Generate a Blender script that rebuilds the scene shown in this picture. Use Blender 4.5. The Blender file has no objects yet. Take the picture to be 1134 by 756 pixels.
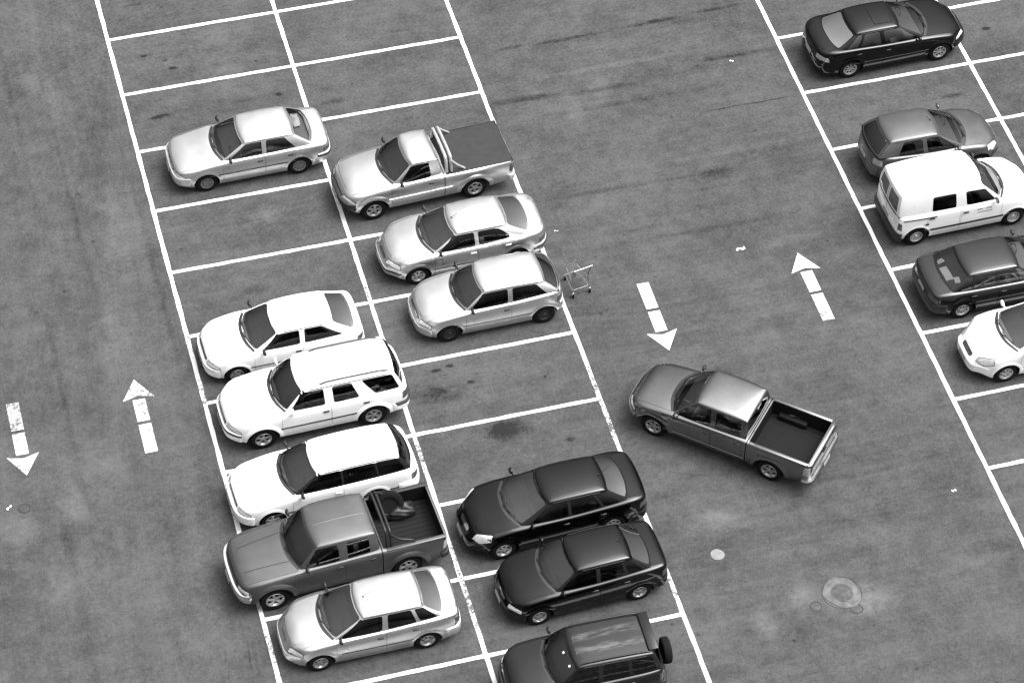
import bpy, bmesh, math, random
from mathutils import Vector, Matrix
from mathutils.bvhtree import BVHTree
R_ = math.radians
random.seed(7)
scene = bpy.context.scene
COL = scene.collection

# ------------------------------------------------------------------ helpers
def lerp(a, b, t): return a + (b - a) * t
def clamp(x, a=0., b=1.): return max(a, min(b, x))
def smooth(t): t = clamp(t); return t * t * (3 - 2 * t)
def interp(knots, x):
    if x <= knots[0][0]: return knots[0][1]
    if x >= knots[-1][0]: return knots[-1][1]
    for i in range(len(knots) - 1):
        x0, y0 = knots[i]; x1, y1 = knots[i + 1]
        if x <= x1:
            h = x1 - x0; t = (x - x0) / h
            def sl(k):
                if k <= 0: return (knots[1][1] - knots[0][1]) / (knots[1][0] - knots[0][0])
                if k >= len(knots) - 1: return (knots[-1][1] - knots[-2][1]) / (knots[-1][0] - knots[-2][0])
                a = (knots[k][1] - knots[k - 1][1]) / (knots[k][0] - knots[k - 1][0])
                b = (knots[k + 1][1] - knots[k][1]) / (knots[k + 1][0] - knots[k][0])
                if a * b <= 0: return 0.
                return 2 * a * b / (a + b)
            m0, m1 = sl(i) * h, sl(i + 1) * h
            t2, t3 = t * t, t * t * t
            return (2 * t3 - 3 * t2 + 1) * y0 + (t3 - 2 * t2 + t) * m0 + (-2 * t3 + 3 * t2) * y1 + (t3 - t2) * m1
    return knots[-1][1]
def chaikin(P, n, closed=True):
    for _ in range(n):
        Q = []
        m = len(P)
        rng = range(m) if closed else range(m - 1)
        if not closed: Q.append(P[0])
        for i in rng:
            a, b = P[i], P[(i + 1) % m]
            Q.append(tuple(.75 * u + .25 * v for u, v in zip(a, b)))
            Q.append(tuple(.25 * u + .75 * v for u, v in zip(a, b)))
        if not closed: Q.append(P[-1])
        P = Q
    return P
def new_obj(name, me, parent=None):
    o = bpy.data.objects.new(name, me); COL.objects.link(o)
    if parent is not None: o.parent = parent
    return o
class MB:
    """collects verts / faces with a material slot per face, links ONE mesh object"""
    def __init__(s): s.v = []; s.f = []; s.m = []
    def add(s, V, F, mi=0):
        o = len(s.v); s.v += [tuple(p) for p in V]
        for f in F: s.f.append(tuple(i + o for i in f)); s.m.append(mi)
    def grid(s, rows, mi=0, closed=False, flip=False):
        n = len(rows[0]); V = [p for r in rows for p in r]; F = []
        for j in range(len(rows) - 1):
            for i in range(n if closed else n - 1):
                a, b = j * n + i, j * n + (i + 1) % n
                q = (a, b, b + n, a + n)
                F.append(q[::-1] if flip else q)
        s.add(V, F, mi)
    def box(s, c, d, mi=0, rot=None, bev=0.):
        x, y, z = (k / 2 for k in d)
        bm = bmesh.new(); bmesh.ops.create_cube(bm, size=1.)
        bmesh.ops.scale(bm, vec=Vector(d), verts=bm.verts)
        if bev: bmesh.ops.bevel(bm, geom=list(bm.edges), offset=bev, segments=2, affect='EDGES', profile=.5)
        M = Matrix.Translation(Vector(c)) @ (rot.to_4x4() if rot else Matrix.Identity(4))
        bm.transform(M); s.bm(bm, mi)
    def bm(s, bm, mi=0):
        bm.verts.index_update()
        s.add([v.co[:] for v in bm.verts], [[v.index for v in f.verts] for f in bm.faces], mi); bm.free()
    def tube(s, pts, r, mi=0, n=8, closed=False, cap=True):
        P = [Vector(p) for p in pts]; rows = []; up0 = None
        m = len(P)
        for i, p in enumerate(P):
            if closed: t = P[(i + 1) % m] - P[i - 1]
            else: t = P[min(i + 1, m - 1)] - P[max(i - 1, 0)]
            if t.length < 1e-9: t = Vector((0, 0, 1))
            t.normalize()
            if up0 is None:
                up0 = Vector((0, 0, 1)) if abs(t.z) < .9 else Vector((1, 0, 0))
            u = (up0 - t * up0.dot(t))
            if u.length < 1e-6: u = t.orthogonal()
            u.normalize(); up0 = u; w = t.cross(u)
            rr = r[i] if isinstance(r, (list, tuple)) else r
            rows.append([p + u * (rr * math.cos(2 * math.pi * k / n)) + w * (rr * math.sin(2 * math.pi * k / n)) for k in range(n)])
        if closed: rows.append(rows[0])
        self_n = len(s.v)
        s.grid(rows, mi, closed=True)
        if cap and not closed:
            s.add(rows[0], [tuple(range(n))[::-1]], mi); s.add(rows[-1], [tuple(range(n))], mi)
    def lathe(s, prof, mi=0, n=32, axis='y'):
        rows = []
        for (r, h) in prof:
            rows.append([(r * math.cos(2 * math.pi * k / n), h, r * math.sin(2 * math.pi * k / n)) if axis == 'y' else
                         (r * math.cos(2 * math.pi * k / n), r * math.sin(2 * math.pi * k / n), h) for k in range(n)])
        s.grid(rows, mi, closed=True)
    def mesh(s, name, mats, smooth_ang=40, weld=1e-4, recalc=True):
        me = bpy.data.meshes.new(name)
        bm = bmesh.new()
        vs = [bm.verts.new(p) for p in s.v]
        for f, m in zip(s.f, s.m):
            g = []
            for i in f:
                if vs[i] not in g: g.append(vs[i])
            if len(g) < 3: continue
            try: F = bm.faces.new(g)
            except ValueError: continue
            F.material_index = m; F.smooth = True
        if weld: bmesh.ops.remove_doubles(bm, verts=bm.verts, dist=weld)
        bmesh.ops.dissolve_degenerate(bm, dist=1e-6, edges=bm.edges)
        if recalc: bmesh.ops.recalc_face_normals(bm, faces=bm.faces)
        bm.to_mesh(me); bm.free()
        for m in mats: me.materials.append(m)
        if smooth_ang: me.set_sharp_from_angle(angle=R_(smooth_ang))
        return me
    def build(s, name, mats, parent=None, smooth_ang=40, recalc=True, weld=1e-4):
        if not isinstance(mats, (list, tuple)): mats = [mats]
        return new_obj(name, s.mesh(name, mats, smooth_ang, weld, recalc), parent)
def mesh_ok(me, v0):
    bm = bmesh.new(); bm.from_mesh(me); v = bm.calc_volume(signed=True); bad = sum(1 for e in bm.edges if not e.is_manifold); n = len(bm.faces); bm.free()
    return n > 20 and bad < 60 and .12 * v0 < v < 1.01 * v0
def volume(me):
    bm = bmesh.new(); bm.from_mesh(me); v = bm.calc_volume(signed=True); bm.free(); return v
def boolean(ob, cutters):
    """cut one after another, nudging a cutter when the exact solver trips"""
    for c in cutters:
        v0 = volume(ob.data); done = False
        for k in range(10):
            q = k // 3
            if q: c.location = (.006 * q, .0013, .004 * q); c.scale = (1 + .003 * q, 1 + .002 * q, 1 + .002 * q)
            m = ob.modifiers.new('b', 'BOOLEAN'); m.operation = 'DIFFERENCE'; m.object = c; m.solver = 'EXACT'; m.use_hole_tolerant = (k % 3 == 1); m.use_self = (k % 3 == 2)
            bpy.context.view_layer.update()
            dg = bpy.context.evaluated_depsgraph_get()
            me = bpy.data.meshes.new_from_object(ob.evaluated_get(dg)); ob.modifiers.clear()
            if mesh_ok(me, v0) and v0 - volume(me) <= abs(volume(c.data)) * 1.05 + .002:
                old = ob.data; ob.data = me; bpy.data.meshes.remove(old); done = True; break
            bpy.data.meshes.remove(me)
        if not done: print('BOOL FAIL', ob.name, c.name)
        d = c.data; bpy.data.objects.remove(c); bpy.data.meshes.remove(d)
def tag(o, label=None, cat=None, group=None, kind=None):
    if label: o['label'] = label
    if cat: o['category'] = cat
    if group: o['group'] = group
    if kind: o['kind'] = kind
    return o
def empty(name, loc, rz=0.):
    o = bpy.data.objects.new(name, None); COL.objects.link(o); o.location = loc; o.rotation_euler = (0, 0, rz)
    o.empty_display_size = .3
    return o

# ------------------------------------------------------------------ materials
def mat(name): 
    m = bpy.data.materials.new(name); m.use_nodes = True
    return m, m.node_tree, m.node_tree.nodes['Principled BSDF']
def N(nt, typ, **kw):
    n = nt.nodes.new(typ)
    for k, v in kw.items():
        if k in n.inputs: n.inputs[k].default_value = v
        else: setattr(n, k, v)
    return n
def g3(v): return (v, v, v, 1)
def paint(name, base, metallic=0., rough=.32, coat=.9, var=.06, spec=.5):
    m, nt, b = mat(name)
    tc = N(nt, 'ShaderNodeTexCoord')
    n = N(nt, 'ShaderNodeTexNoise', Scale=2.2, Detail=5.); n.inputs['Roughness'].default_value = .65
    nt.links.new(tc.outputs['Object'], n.inputs['Vector'])
    r = N(nt, 'ShaderNodeMapRange'); r.inputs[1].default_value = .3; r.inputs[2].default_value = .7
    r.inputs[3].default_value = base * (1 - var); r.inputs[4].default_value = base * (1 + var)
    nt.links.new(n.outputs['Fac'], r.inputs[0]); nt.links.new(r.outputs[0], b.inputs['Base Color'])
    b.inputs['Metallic'].default_value = metallic
    r2 = N(nt, 'ShaderNodeMapRange'); r2.inputs[1].default_value = .3; r2.inputs[2].default_value = .7
    r2.inputs[3].default_value = rough * .85; r2.inputs[4].default_value = rough * 1.2
    nt.links.new(n.outputs['Fac'], r2.inputs[0]); nt.links.new(r2.outputs[0], b.inputs['Roughness'])
    b.inputs['Specular IOR Level'].default_value = spec; b.inputs['Coat Weight'].default_value = coat; b.inputs['Coat Roughness'].default_value = .06
    return m
def plain(name, base, rough=.6, metallic=0., spec=.5, var=.1, scale=12.):
    m, nt, b = mat(name)
    tc = N(nt, 'ShaderNodeTexCoord'); n = N(nt, 'ShaderNodeTexNoise', Scale=scale, Detail=3.)
    nt.links.new(tc.outputs['Object'], n.inputs['Vector'])
    r = N(nt, 'ShaderNodeMapRange'); r.inputs[1].default_value = .3; r.inputs[2].default_value = .7
    r.inputs[3].default_value = base * (1 - var); r.inputs[4].default_value = base * (1 + var)
    nt.links.new(n.outputs['Fac'], r.inputs[0]); nt.links.new(r.outputs[0], b.inputs['Base Color'])
    b.inputs['Roughness'].default_value = rough; b.inputs['Metallic'].default_value = metallic
    b.inputs['Specular IOR Level'].default_value = spec
    return m
def glass(name, tint, ior=1.85):
    m, nt, b = mat(name); nt.nodes.remove(b)
    out = nt.nodes['Material Output']
    fr = N(nt, 'ShaderNodeFresnel', IOR=ior)
    tr = N(nt, 'ShaderNodeBsdfTransparent'); tr.inputs['Color'].default_value = g3(tint)
    gl = N(nt, 'ShaderNodeBsdfGlossy'); gl.inputs['Color'].default_value = g3(1.); gl.inputs['Roughness'].default_value = .03
    mx = N(nt, 'ShaderNodeMixShader')
    nt.links.new(fr.outputs[0], mx.inputs[0]); nt.links.new(tr.outputs[0], mx.inputs[1]); nt.links.new(gl.outputs[0], mx.inputs[2])
    nt.links.new(mx.outputs[0], out.inputs['Surface'])
    return m
M = dict(
    white=paint('white_paint', .78, 0, .3, .5, .02),
    silver=paint('silver_paint', .69, .97, .31, .0, .02),
    silver2=paint('bright_silver_paint', .68, .95, .32, .0, .02),
    greysilver=paint('grey_silver_paint', .235, .99, .24, 0., .05),
    grey=paint('grey_paint', .115, .75, .42, 0., .08),
    darkgrey=paint('dark_grey_paint', .11, .75, .38, 0., .06),
    charcoal=paint('charcoal_paint', .008, .0, .15, 0., .1, .72),
    black=paint('black_paint', .0012, 0, .10, 0., .1, .42),
    blackdull=paint('worn_black_paint', .008, 0, .2, 0., .3, .5),
    trim=plain('black_trim', .010, .5), rubber=plain('tyre_rubber', .006, .85, 0, .15),
    seam=plain('panel_gap', .012, .9, 0, .1), interior=plain('interior_cloth', .045, .9, 0, .2, .3),
    dash=plain('dash_plastic', .07, .7), seat=plain('seat_cloth', .11, .9, 0, .2, .25),
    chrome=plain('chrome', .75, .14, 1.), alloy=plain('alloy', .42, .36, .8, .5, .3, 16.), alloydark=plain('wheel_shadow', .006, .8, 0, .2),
    steel=plain('steel_wheel', .022, .5, .2), cap=plain('wheel_cap', .14, .5, .4, .5, .3, 14.),
    lamp=plain('lamp_lens', .62, .12, .2, .8, .25, 30.), tail=plain('tail_lamp_lens', .06, .15, 0, .8, .3, 20.),
    tailpale=plain('pale_lamp_lens', .32, .15, 0, .8, .3, 20.),
    plate=plain('plate_paint', .28, .5), paper=plain('paper', .85, .8), liner=plain('bed_liner', .005, .75, 0, .2),
    vinyl=plain('tonneau_vinyl', .026, .75, 0, .3, .12, 6.), wire=plain('cart_wire', .22, .4, .6), bead=plain('light_trim', .42, .35, .4),
    glass=glass('window_glass', .66, 2.0), glassdark=glass('tinted_glass', .22), glassclear=glass('clear_glass', .9, 1.75), glassrear=glass('heated_rear_glass', .42, 3.9), glassside=glass('side_glass', .22, 1.5),
    skin=plain('skin', .38, .6), shirt=plain('shirt_cloth', .5, .9), hair=plain('hair', .02, .7),
)
def P(c): return M[c]

def math_node(nt, op, a=None, b=None, c=None):
    n = nt.nodes.new('ShaderNodeMath'); n.operation = op
    for i, v in enumerate((a, b, c)):
        if v is None: continue
        if isinstance(v, (int, float)): n.inputs[i].default_value = v
        else: nt.links.new(v, n.inputs[i])
    return n.outputs[0]
def noise(nt, vec, scale, detail=4., rough=.6, sc=(1, 1, 1)):
    mp = N(nt, 'ShaderNodeMapping'); mp.inputs['Scale'].default_value = sc; nt.links.new(vec, mp.inputs['Vector'])
    n = N(nt, 'ShaderNodeTexNoise', Scale=scale, Detail=detail); n.inputs['Roughness'].default_value = rough
    nt.links.new(mp.outputs[0], n.inputs['Vector']); return n.outputs['Fac']
def mr(nt, v, a, b, c, d, smooth_=False):
    n = N(nt, 'ShaderNodeMapRange'); 
    if smooth_: n.interpolation_type = 'SMOOTHSTEP'
    for i, x in enumerate((a, b, c, d)): n.inputs[i + 1].default_value = x
    nt.links.new(v, n.inputs[0]); return n.outputs[0]
# ------------------------------------------------------------------ wheels (meshes shared between vehicles)
_wheel = {}
def wheel_meshes(rw, kind, width=.185):
    key = (round(rw, 3), kind)
    if key in _wheel: return _wheel[key]
    w = width / 2; ri = rw * (.62 if kind[0] != 's' else .58)
    t = MB()
    t.lathe([(ri, -w * .8), (ri + .012, -w * .96), (rw * .84, -w), (rw * .955, -w * .86), (rw, -w * .55), (rw, w * .55), (rw * .955, w * .86), (rw * .84, w), (ri + .012, w * .96), (ri, w * .8)], 0, 36)
    tyre = t.mesh('tyre', [M['rubber']], 35)
    r = MB(); o = w * .80
    r.lathe([(ri + .004, -w * .8), (ri + .004, o), (ri - .006, o + .012), (ri - .022, o + .006), (ri - .03, o - .02), (ri - .045, o - .05)], 0, 36)
    if kind.startswith('alloy'):
        ns = int(kind[5:])
        r.lathe([(0.0001, o - .005), (.035, o - .004), (.05, o - .012), (.052, o - .05)], 0, 20)
        for k in range(ns):
            a = 2 * math.pi * k / ns; ca, sa = math.cos(a), math.sin(a)
            hw0, hw1 = (.026, .034) if ns <= 5 else ((.02, .026) if ns == 6 else (.012, .016))
            pts = []
            for (rr, hh, dy) in ((.03, hw0, -.006), (ri * .6, hw0 * 1.05, -.012), (ri - .012, hw1, -.004)):
                for sgn in (-1, 1):
                    pts.append((rr * ca - sgn * hh * sa, o + dy, rr * sa + sgn * hh * ca))
                for sgn in (-1, 1):
                    pts.append((rr * ca - sgn * hh * 1.25 * sa, o + dy - .028, rr * sa + sgn * hh * 1.25 * ca))
            F = []
            for s in (0, 4): F += [(s, s + 1, s + 5, s + 4), (s + 2, s, s + 4, s + 6), (s + 1, s + 3, s + 7, s + 5)]
            r.add(pts, F, 0)
    elif kind == 'cap':
        r.lathe([(.0001, o + .006), (ri * .3, o + .004), (ri * .55, o - .004), (ri * .72, o + .0), (ri - .02, o + .008)], 0, 32)
        for k in range(9):
            a = 2 * math.pi * k / 9
            c = Vector((ri * .64 * math.cos(a), o + .004, ri * .64 * math.sin(a)))
            q = MB()
            n = 8
            r.add([(c.x + .017 * math.cos(2 * math.pi * j / n), c.y, c.z + .017 * math.sin(2 * math.pi * j / n)) for j in range(n)], [tuple(range(n))], 1)
    else:  # steel disc with ring of holes and pale hub cap
        r.lathe([(.0001, o + .002), (.045, o + .0), (.055, o - .02), (ri * .55, o - .022), (ri * .78, o - .006), (ri - .03, o - .03)], 0, 32)
        for k in range(10):
            a = 2 * math.pi * k / 10; c = Vector((ri * .72 * math.cos(a), o + .0, ri * .72 * math.sin(a))); n = 8
            r.add([(c.x + .014 * math.cos(2 * math.pi * j / n), c.y, c.z + .014 * math.sin(2 * math.pi * j / n)) for j in range(n)], [tuple(range(n))], 1)
    mm = {'a': 'alloy', 'c': 'cap', 's': 'steel'}[kind[0]]
    if kind == 'steelpale': mm = 'bead'
    rim = r.mesh('rim', [M[mm], M['alloydark']], 35)
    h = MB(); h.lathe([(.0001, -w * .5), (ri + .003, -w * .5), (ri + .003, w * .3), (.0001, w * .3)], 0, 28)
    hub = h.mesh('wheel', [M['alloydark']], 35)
    _wheel[key] = (hub, tyre, rim)
    return _wheel[key]

# ------------------------------------------------------------------ surface tools
def round_poly(pts, r=.22, n=1):
    """cut the corners of a 2-D polygon (fraction r of the edges)"""
    m = len(pts); out = []
    rs = r if isinstance(r, (list, tuple)) else [r] * m
    for i in range(m):
        p0, p1, p2 = pts[i - 1], pts[i], pts[(i + 1) % m]
        rr = rs[i]
        a = tuple(lerp(q, w, rr) for q, w in zip(p1, p0)); b = tuple(lerp(q, w, rr) for q, w in zip(p1, p2))
        for t in (0, .25, .5, .75, 1):
            out.append(tuple((1 - t) ** 2 * u + 2 * t * (1 - t) * v + t * t * w for u, v, w in zip(a, p1, b)))
    return out
def poly_rows(poly, n, m, frac=None):
    lo = min(p[1] for p in poly); hi = max(p[1] for p in poly); rows = []
    for j in range(m + 1):
        v = lo + (hi - lo) * (.5 - .5 * math.cos(math.pi * j / m)) if m > 3 else lo + (hi - lo) * j / m
        xs = []
        for i in range(len(poly)):
            a, b = poly[i], poly[(i + 1) % len(poly)]
            if abs(a[1] - v) < 1e-7: xs.append(a[0])
            if (a[1] - v) * (b[1] - v) < 0: xs.append(lerp(a[0], b[0], (v - a[1]) / (b[1] - a[1])))
        if not xs: xs = [poly[0][0]]
        x0, x1 = min(xs), max(xs)
        rows.append([(lerp(x0, x1, i / n), v) for i in range(n + 1)])
    return rows
class Caster:
    """flattens points along a direction D and drops them back on a surface"""
    def __init__(s, bvh, D):
        s.bvh = bvh; s.D = Vector(D).normalized()
        up = Vector((0, 0, 1)) if abs(s.D.z) < .95 else Vector((1, 0, 0))
        s.V = (up - s.D * up.dot(s.D)).normalized(); s.U = s.V.cross(s.D).normalized()
    def flat(s, p): p = Vector(p); return (p.dot(s.U), p.dot(s.V))
    def hit(s, uv, off=0.):
        o = s.U * uv[0] + s.V * uv[1] - s.D * 8
        h = s.bvh.ray_cast(o, s.D)
        if h[0] is None:
            h = s.bvh.find_nearest(o + s.D * 8)
            return h[0] + (-s.D) * off
        return h[0] - s.D * off
def patch(mb, caster, pts, off, n=10, m=8, r=.15, mi=0):
    poly = [caster.flat(p) for p in pts]
    if r: poly = round_poly(poly, r)
    rows = poly_rows(poly, n, m)
    mb.grid([[caster.hit(q, off) for q in row] for row in rows], mi)
def ribbon(mb, caster, pts, width, off, mi=0, closed=False, seg=.06, r=0.):
    poly = [caster.flat(p) for p in pts]
    if r and closed: poly = round_poly(poly, r)
    m = len(poly); L = []
    for i in range(m if closed else m - 1):
        a, b = poly[i], poly[(i + 1) % m]
        k = max(1, int(math.dist(a, b) / seg))
        L += [(lerp(a[0], b[0], j / k), lerp(a[1], b[1], j / k)) for j in range(k)]
    if not closed: L.append(poly[-1])
    rows = []; q = len(L)
    for i in range(q):
        a, b = (L[i - 1], L[(i + 1) % q]) if closed else (L[max(i - 1, 0)], L[min(i + 1, q - 1)])
        dx, dy = b[0] - a[0], b[1] - a[1]; l = math.hypot(dx, dy) or 1.
        nx, ny = -dy / l * width / 2, dx / l * width / 2
        rows.append([caster.hit((L[i][0] + nx, L[i][1] + ny), off), caster.hit((L[i][0] - nx, L[i][1] - ny), off)])
    if closed: rows.append(rows[0])
    mb.grid(rows, mi)

# ------------------------------------------------------------------ the vehicle builder
class Tub:
    """lower body: closed plan outlines stacked from sill to deck"""
    def __init__(s, S):
        s.S = S; L, W, wb, foh = S['L'], S['W'], S['wb'], S['foh']
        s.xf = wb / 2 + foh; s.xr = s.xf - L; s.h = W / 2
        s.zk = S['zs']; s.cr = S.get('crown', .055); s.crr = S.get('crown_rear', s.cr * .5)
        s.nf = S.get('nose_rake', .10); s.nr = S.get('tail_rake', .05)
        bf, tf = S.get('bow_f', .13), S.get('tap_f', .16); br, tr = S.get('bow_r', .07), S.get('tap_r', .10)
        h = s.h; xf, xr = s.xf, s.xr
        half = [(xf, 0), (xf - .012, .30 * W * .9), (xf - bf, h - tf), (xf - bf - .22, h - .035), (xf - .75, h - .004), (0, h), (xr + .75, h - .002),
                (xr + br + .25, h - .03), (xr + br, h - tr), (xr + .01, .30 * W * .9), (xr, 0)]
        full = half + [(x, -y) for x, y in half[-2:0:-1]]
        s.out = chaikin(full, 3)
        s.n = len(s.out)
    def zs(s, x): return interp(s.zk, s.xf - x)
    def crown(s, x): return lerp(s.crr, s.cr, smooth((x + .3) / 1.))
    def ring(s, iy, fi, ri, zf, ypull=None):
        xf, xr = s.xf, s.xr; R = []
        for (x, y) in s.out:
            ay = abs(y)
            if ypull is not None: yy = y * (1 - ypull)
            else: yy = y * (1 - iy / s.h)
            wf = smooth((x - (xf - .9)) / .9); wr = smooth(((xr + .9) - x) / .9)
            xx = x - fi * wf + ri * wr
            R.append((xx, yy, zf(xx)))
        return R
    def build(s):
        S = s.S; zs = s.zs; nf, nr = s.nf, s.nr; xf, xr = s.xf, s.xr
        gb = S.get('clear', .19); bz = S.get('bump_z', .50); sl = S.get('sill', .03)
        lift = lambda x: .06 * (smooth((x - (xf - .6)) / .6) + smooth((xr + .6 - x) / .6))
        rings = [s.ring(.14, .18, .18, lambda x: gb + .03 + lift(x)), s.ring(.05, .06, .07, lambda x: gb + lift(x)), s.ring(sl, .02, .02, lambda x: gb + .06 + lift(x)),
                 s.ring(.012, .004, .004, lambda x: lerp(gb, bz, .55)), s.ring(0, 0, 0, lambda x: bz),
                 s.ring(.004, nf * .25, nr * .2, lambda x: lerp(bz, zs(x) - .05, .5)),
                 s.ring(.018, nf * .75, nr * .7, lambda x: zs(x) - .055), s.ring(.034, nf, nr, lambda x: zs(x) - .018),
                 s.ring(.065, nf + .035, nr + .03, lambda x: zs(x) + .004)]
        for (yp, fx, rx, k) in ((.22, .09, .07, .30), (.45, .17, .12, .68), (.72, .27, .2, .92), (1., .36, .27, 1.)):
            rings.append(s.ring(0, nf + fx, nr + rx, lambda x, k=k: zs(x) + .004 + s.crown(x) * k, yp))
        mb = MB(); mb.grid(rings, 0, closed=True)
        mb.add(rings[0], [tuple(range(s.n))], 1)
        s.rings = rings
        return mb
    def band(s, mb, z0, z1, off, front=True, wrap=.55, mi=0, level_ring=None, inn=-.02):
        """bumper band following the outline round one end"""
        xe = s.xf if front else s.xr
        pts = [(x, y) for x, y in s.out if abs(x - xe) < wrap]
        pts.sort(key=lambda p: p[1]); rows = []
        for i, (x, y) in enumerate(pts):
            a, b = pts[max(i - 1, 0)], pts[min(i + 1, len(pts) - 1)]
            t = Vector((b[0] - a[0], b[1] - a[1])).normalized(); n = Vector((t.y, -t.x))
            if (n.x > 0) != front and abs(n.x) > .6: n = -n
            if abs(n.x) <= .6 and n.y * y < 0: n = -n
            e = off * (.35 if i in (0, len(pts) - 1) else 1)
            prof = [(inn, z0 + .01), (e * .8, z0), (e, z0 + .25 * (z1 - z0)), (e, z0 + .8 * (z1 - z0)), (e * .7, z1), (inn - .03, z1 + .004)]
            rows.append([(x + n.x * o, y + n.y * o, z) for o, z in prof])
        mb.grid(rows, mi)
        for r in (rows[0], rows[-1]): mb.add(r, [tuple(range(len(r)))], mi)

class House:
    """greenhouse: windscreen, side glass, roof, as rings between belt and roof"""
    def __init__(s, S, tub):
        s.S = S; s.tub = tub; xf = tub.xf; g = S['gh']
        s.xwb, s.xwt, s.xrt, s.xrb = (xf - d for d in g[:4]); s.zr = S['zr']
        s.hb = tub.h - S.get('belt_inset', .085); s.ht = s.hb - S.get('tumble', .16)
        s.bwb, s.bwt = S.get('ws_bow', (.20, .13)); s.brb, s.brt = S.get('rs_bow', (.12, .08))
        s.xwb -= .07; s.xwt -= .32 * s.bwt; s.bwt *= .65; s.xrb -= .45 * s.brb; s.xrt -= .55 * s.brt; s.brt *= .65
        s.rw = S.get('rear_narrow', (.05, .02)); s.fw = S.get('front_narrow', (.05, .02))
        s.cache = {}
        s.inner_off = 0.
    def ctrl(s, t, ins=0.):
        tt = t
        xw = lerp(s.xwb, s.xwt, tt) ; xr = lerp(s.xrb, s.xrt, tt)
        # windscreen and backlight curve slightly outwards
        k = tt * (1 - tt) * 4
        xw += k * s.S.get('ws_curve', .025); xr -= k * s.S.get('rs_curve', .02)
        w = lerp(s.hb, s.ht, tt) + k * .018
        bw = lerp(s.bwb, s.bwt, tt); br = lerp(s.brb, s.brt, tt); fn = lerp(s.fw[0], s.fw[1], tt); rn = lerp(s.rw[0], s.rw[1], tt)
        xw -= ins; xr += ins; w -= ins * .8
        wf, wr = w - fn, w - rn
        xm = (xw + xr) / 2
        half = [(xw, 0), (xw - bw * .16, wf * .5), (xw - bw * .86, wf * .955), (xw - bw * 1.06, wf * .998), (xw - bw - .3, lerp(wf, w, .75)), (xm, w),
                (xr + br + .3, lerp(wr, w, .7)), (xr + br * 1.06, wr * .998), (xr + br * .86, wr * .955), (xr + br * .16, wr * .5), (xr, 0)]
        return half
    def zbase(s, x, y): return s.tub.zs(x) + .008 + s.tub.crown(x) * (1 - min(1, (y / s.hb) ** 2)) * .9
    def ztop(s, x):
        xm = (s.xwt + s.xrt) / 2; hl = (s.xwt - s.xrt) / 2
        u = (x - xm) / hl
        return s.zr - (s.S.get('drop_f', .028) if u > 0 else s.S.get('drop_r', .036)) * u * u + s.S.get('drop_mid', 0.)
    def ring(s, t, ins=0.):
        key = (round(t, 4), ins)
        if key in s.cache: return s.cache[key]
        half = s.ctrl(t, ins); full = half + [(x, -y) for x, y in half[-2:0:-1]]
        out = chaikin(full, 3); R = []
        for x, y in out:
            zb = s.zbase(x, y); R.append((x, y, lerp(zb, s.ztop(x), t)))
        s.cache[key] = R
        return R
    def build(s, dark_pillars=False):
        mb = MB(); ts = [-.12, 0, .2, .4, .6, .8, .92, 1.]
        outer = [s.ring(t) for t in ts]
        n = len(outer[0])
        top = outer[-1]
        rc = s.S.get('roof_crown', .05); xm = (s.xwt + s.xrt) / 2; hl = (s.xwt - s.xrt) / 2
        def crown(x, y):
            u = min(1., abs((x - xm) / hl)); return rc * (1 - min(1., (y / s.ht) ** 2)) * (1 - u ** 5)
        def roof(ins, dz, ypull=0.):
            R = []
            for x, y, z in top:
                xx = xm + (x - xm) * (1 - ins / hl); yy = y * (1 - .75 * ins / s.ht) * (1 - ypull)
                R.append((xx, yy, s.ztop(xx) + dz + crown(xx, yy)))
            return R
        cap = [roof(.008, .014), roof(.026, .027), roof(.055, .036), roof(.10, .041), roof(.14, .043, .1), roof(.19, .044, .25), roof(.24, .044, .4), roof(.28, .044, .6), roof(.32, .044, .8), roof(.34, .044, 1.)]
        if dark_pillars:
            mb.grid(outer[:7], 2, closed=True); mb.grid(outer[6:] + cap, 0, closed=True)
        else:
            mb.grid(outer[:2], 2, closed=True); mb.grid(outer[1:] + cap, 0, closed=True)
        # inner skin
        th = .03
        inner = [s.ring(t, th) for t in (-.12, .2, .5, .8, .97)]
        icap = [[(x, y * .8, z + .0) for x, y, z in inner[-1]], [(lerp(x, (s.xwt + s.xrt) / 2, .2), 0, z + .03) for x, y, z in inner[-1]]]
        mb.grid(inner + icap, 3, closed=True)
        mb.grid([outer[0], inner[0]], 2, closed=True)
        return mb
    # point finders on the outer surface
    def front(s, a, t, rear=False):
        R = s.ring(t); m = len(R) // 2
        seq = R[:m] if not rear else R[:m][::-1]
        c = s.ctrl(t); yc = c[2][1] if not rear else c[8][1]
        ty = abs(a) * yc
        prev = (seq[0][0], 0., seq[0][2]); res = seq[-1]
        for p in seq:
            if p[1] >= ty:
                d = p[1] - prev[1]; k = (ty - prev[1]) / d if d > 1e-9 else 0
                res = tuple(lerp(u, v, k) for u, v in zip(prev, p)); break
            prev = p
        return Vector((res[0], ty if a >= 0 else -ty, res[2]))
    def side(s, x, t, sg=1):
        R = s.ring(t); m = len(R) // 2; seq = R[:m]
        for i in range(len(seq) - 1):
            a, b = seq[i], seq[i + 1]
            if a[0] >= x >= b[0]:
                k = (a[0] - x) / (a[0] - b[0]) if a[0] != b[0] else 0
                p = [lerp(u, v, k) for u, v in zip(a, b)]
                return Vector((p[0], p[1] * sg, p[2]))
        p = seq[0] if x > seq[0][0] else seq[-1]
        return Vector((p[0], p[1] * sg, p[2]))
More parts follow.
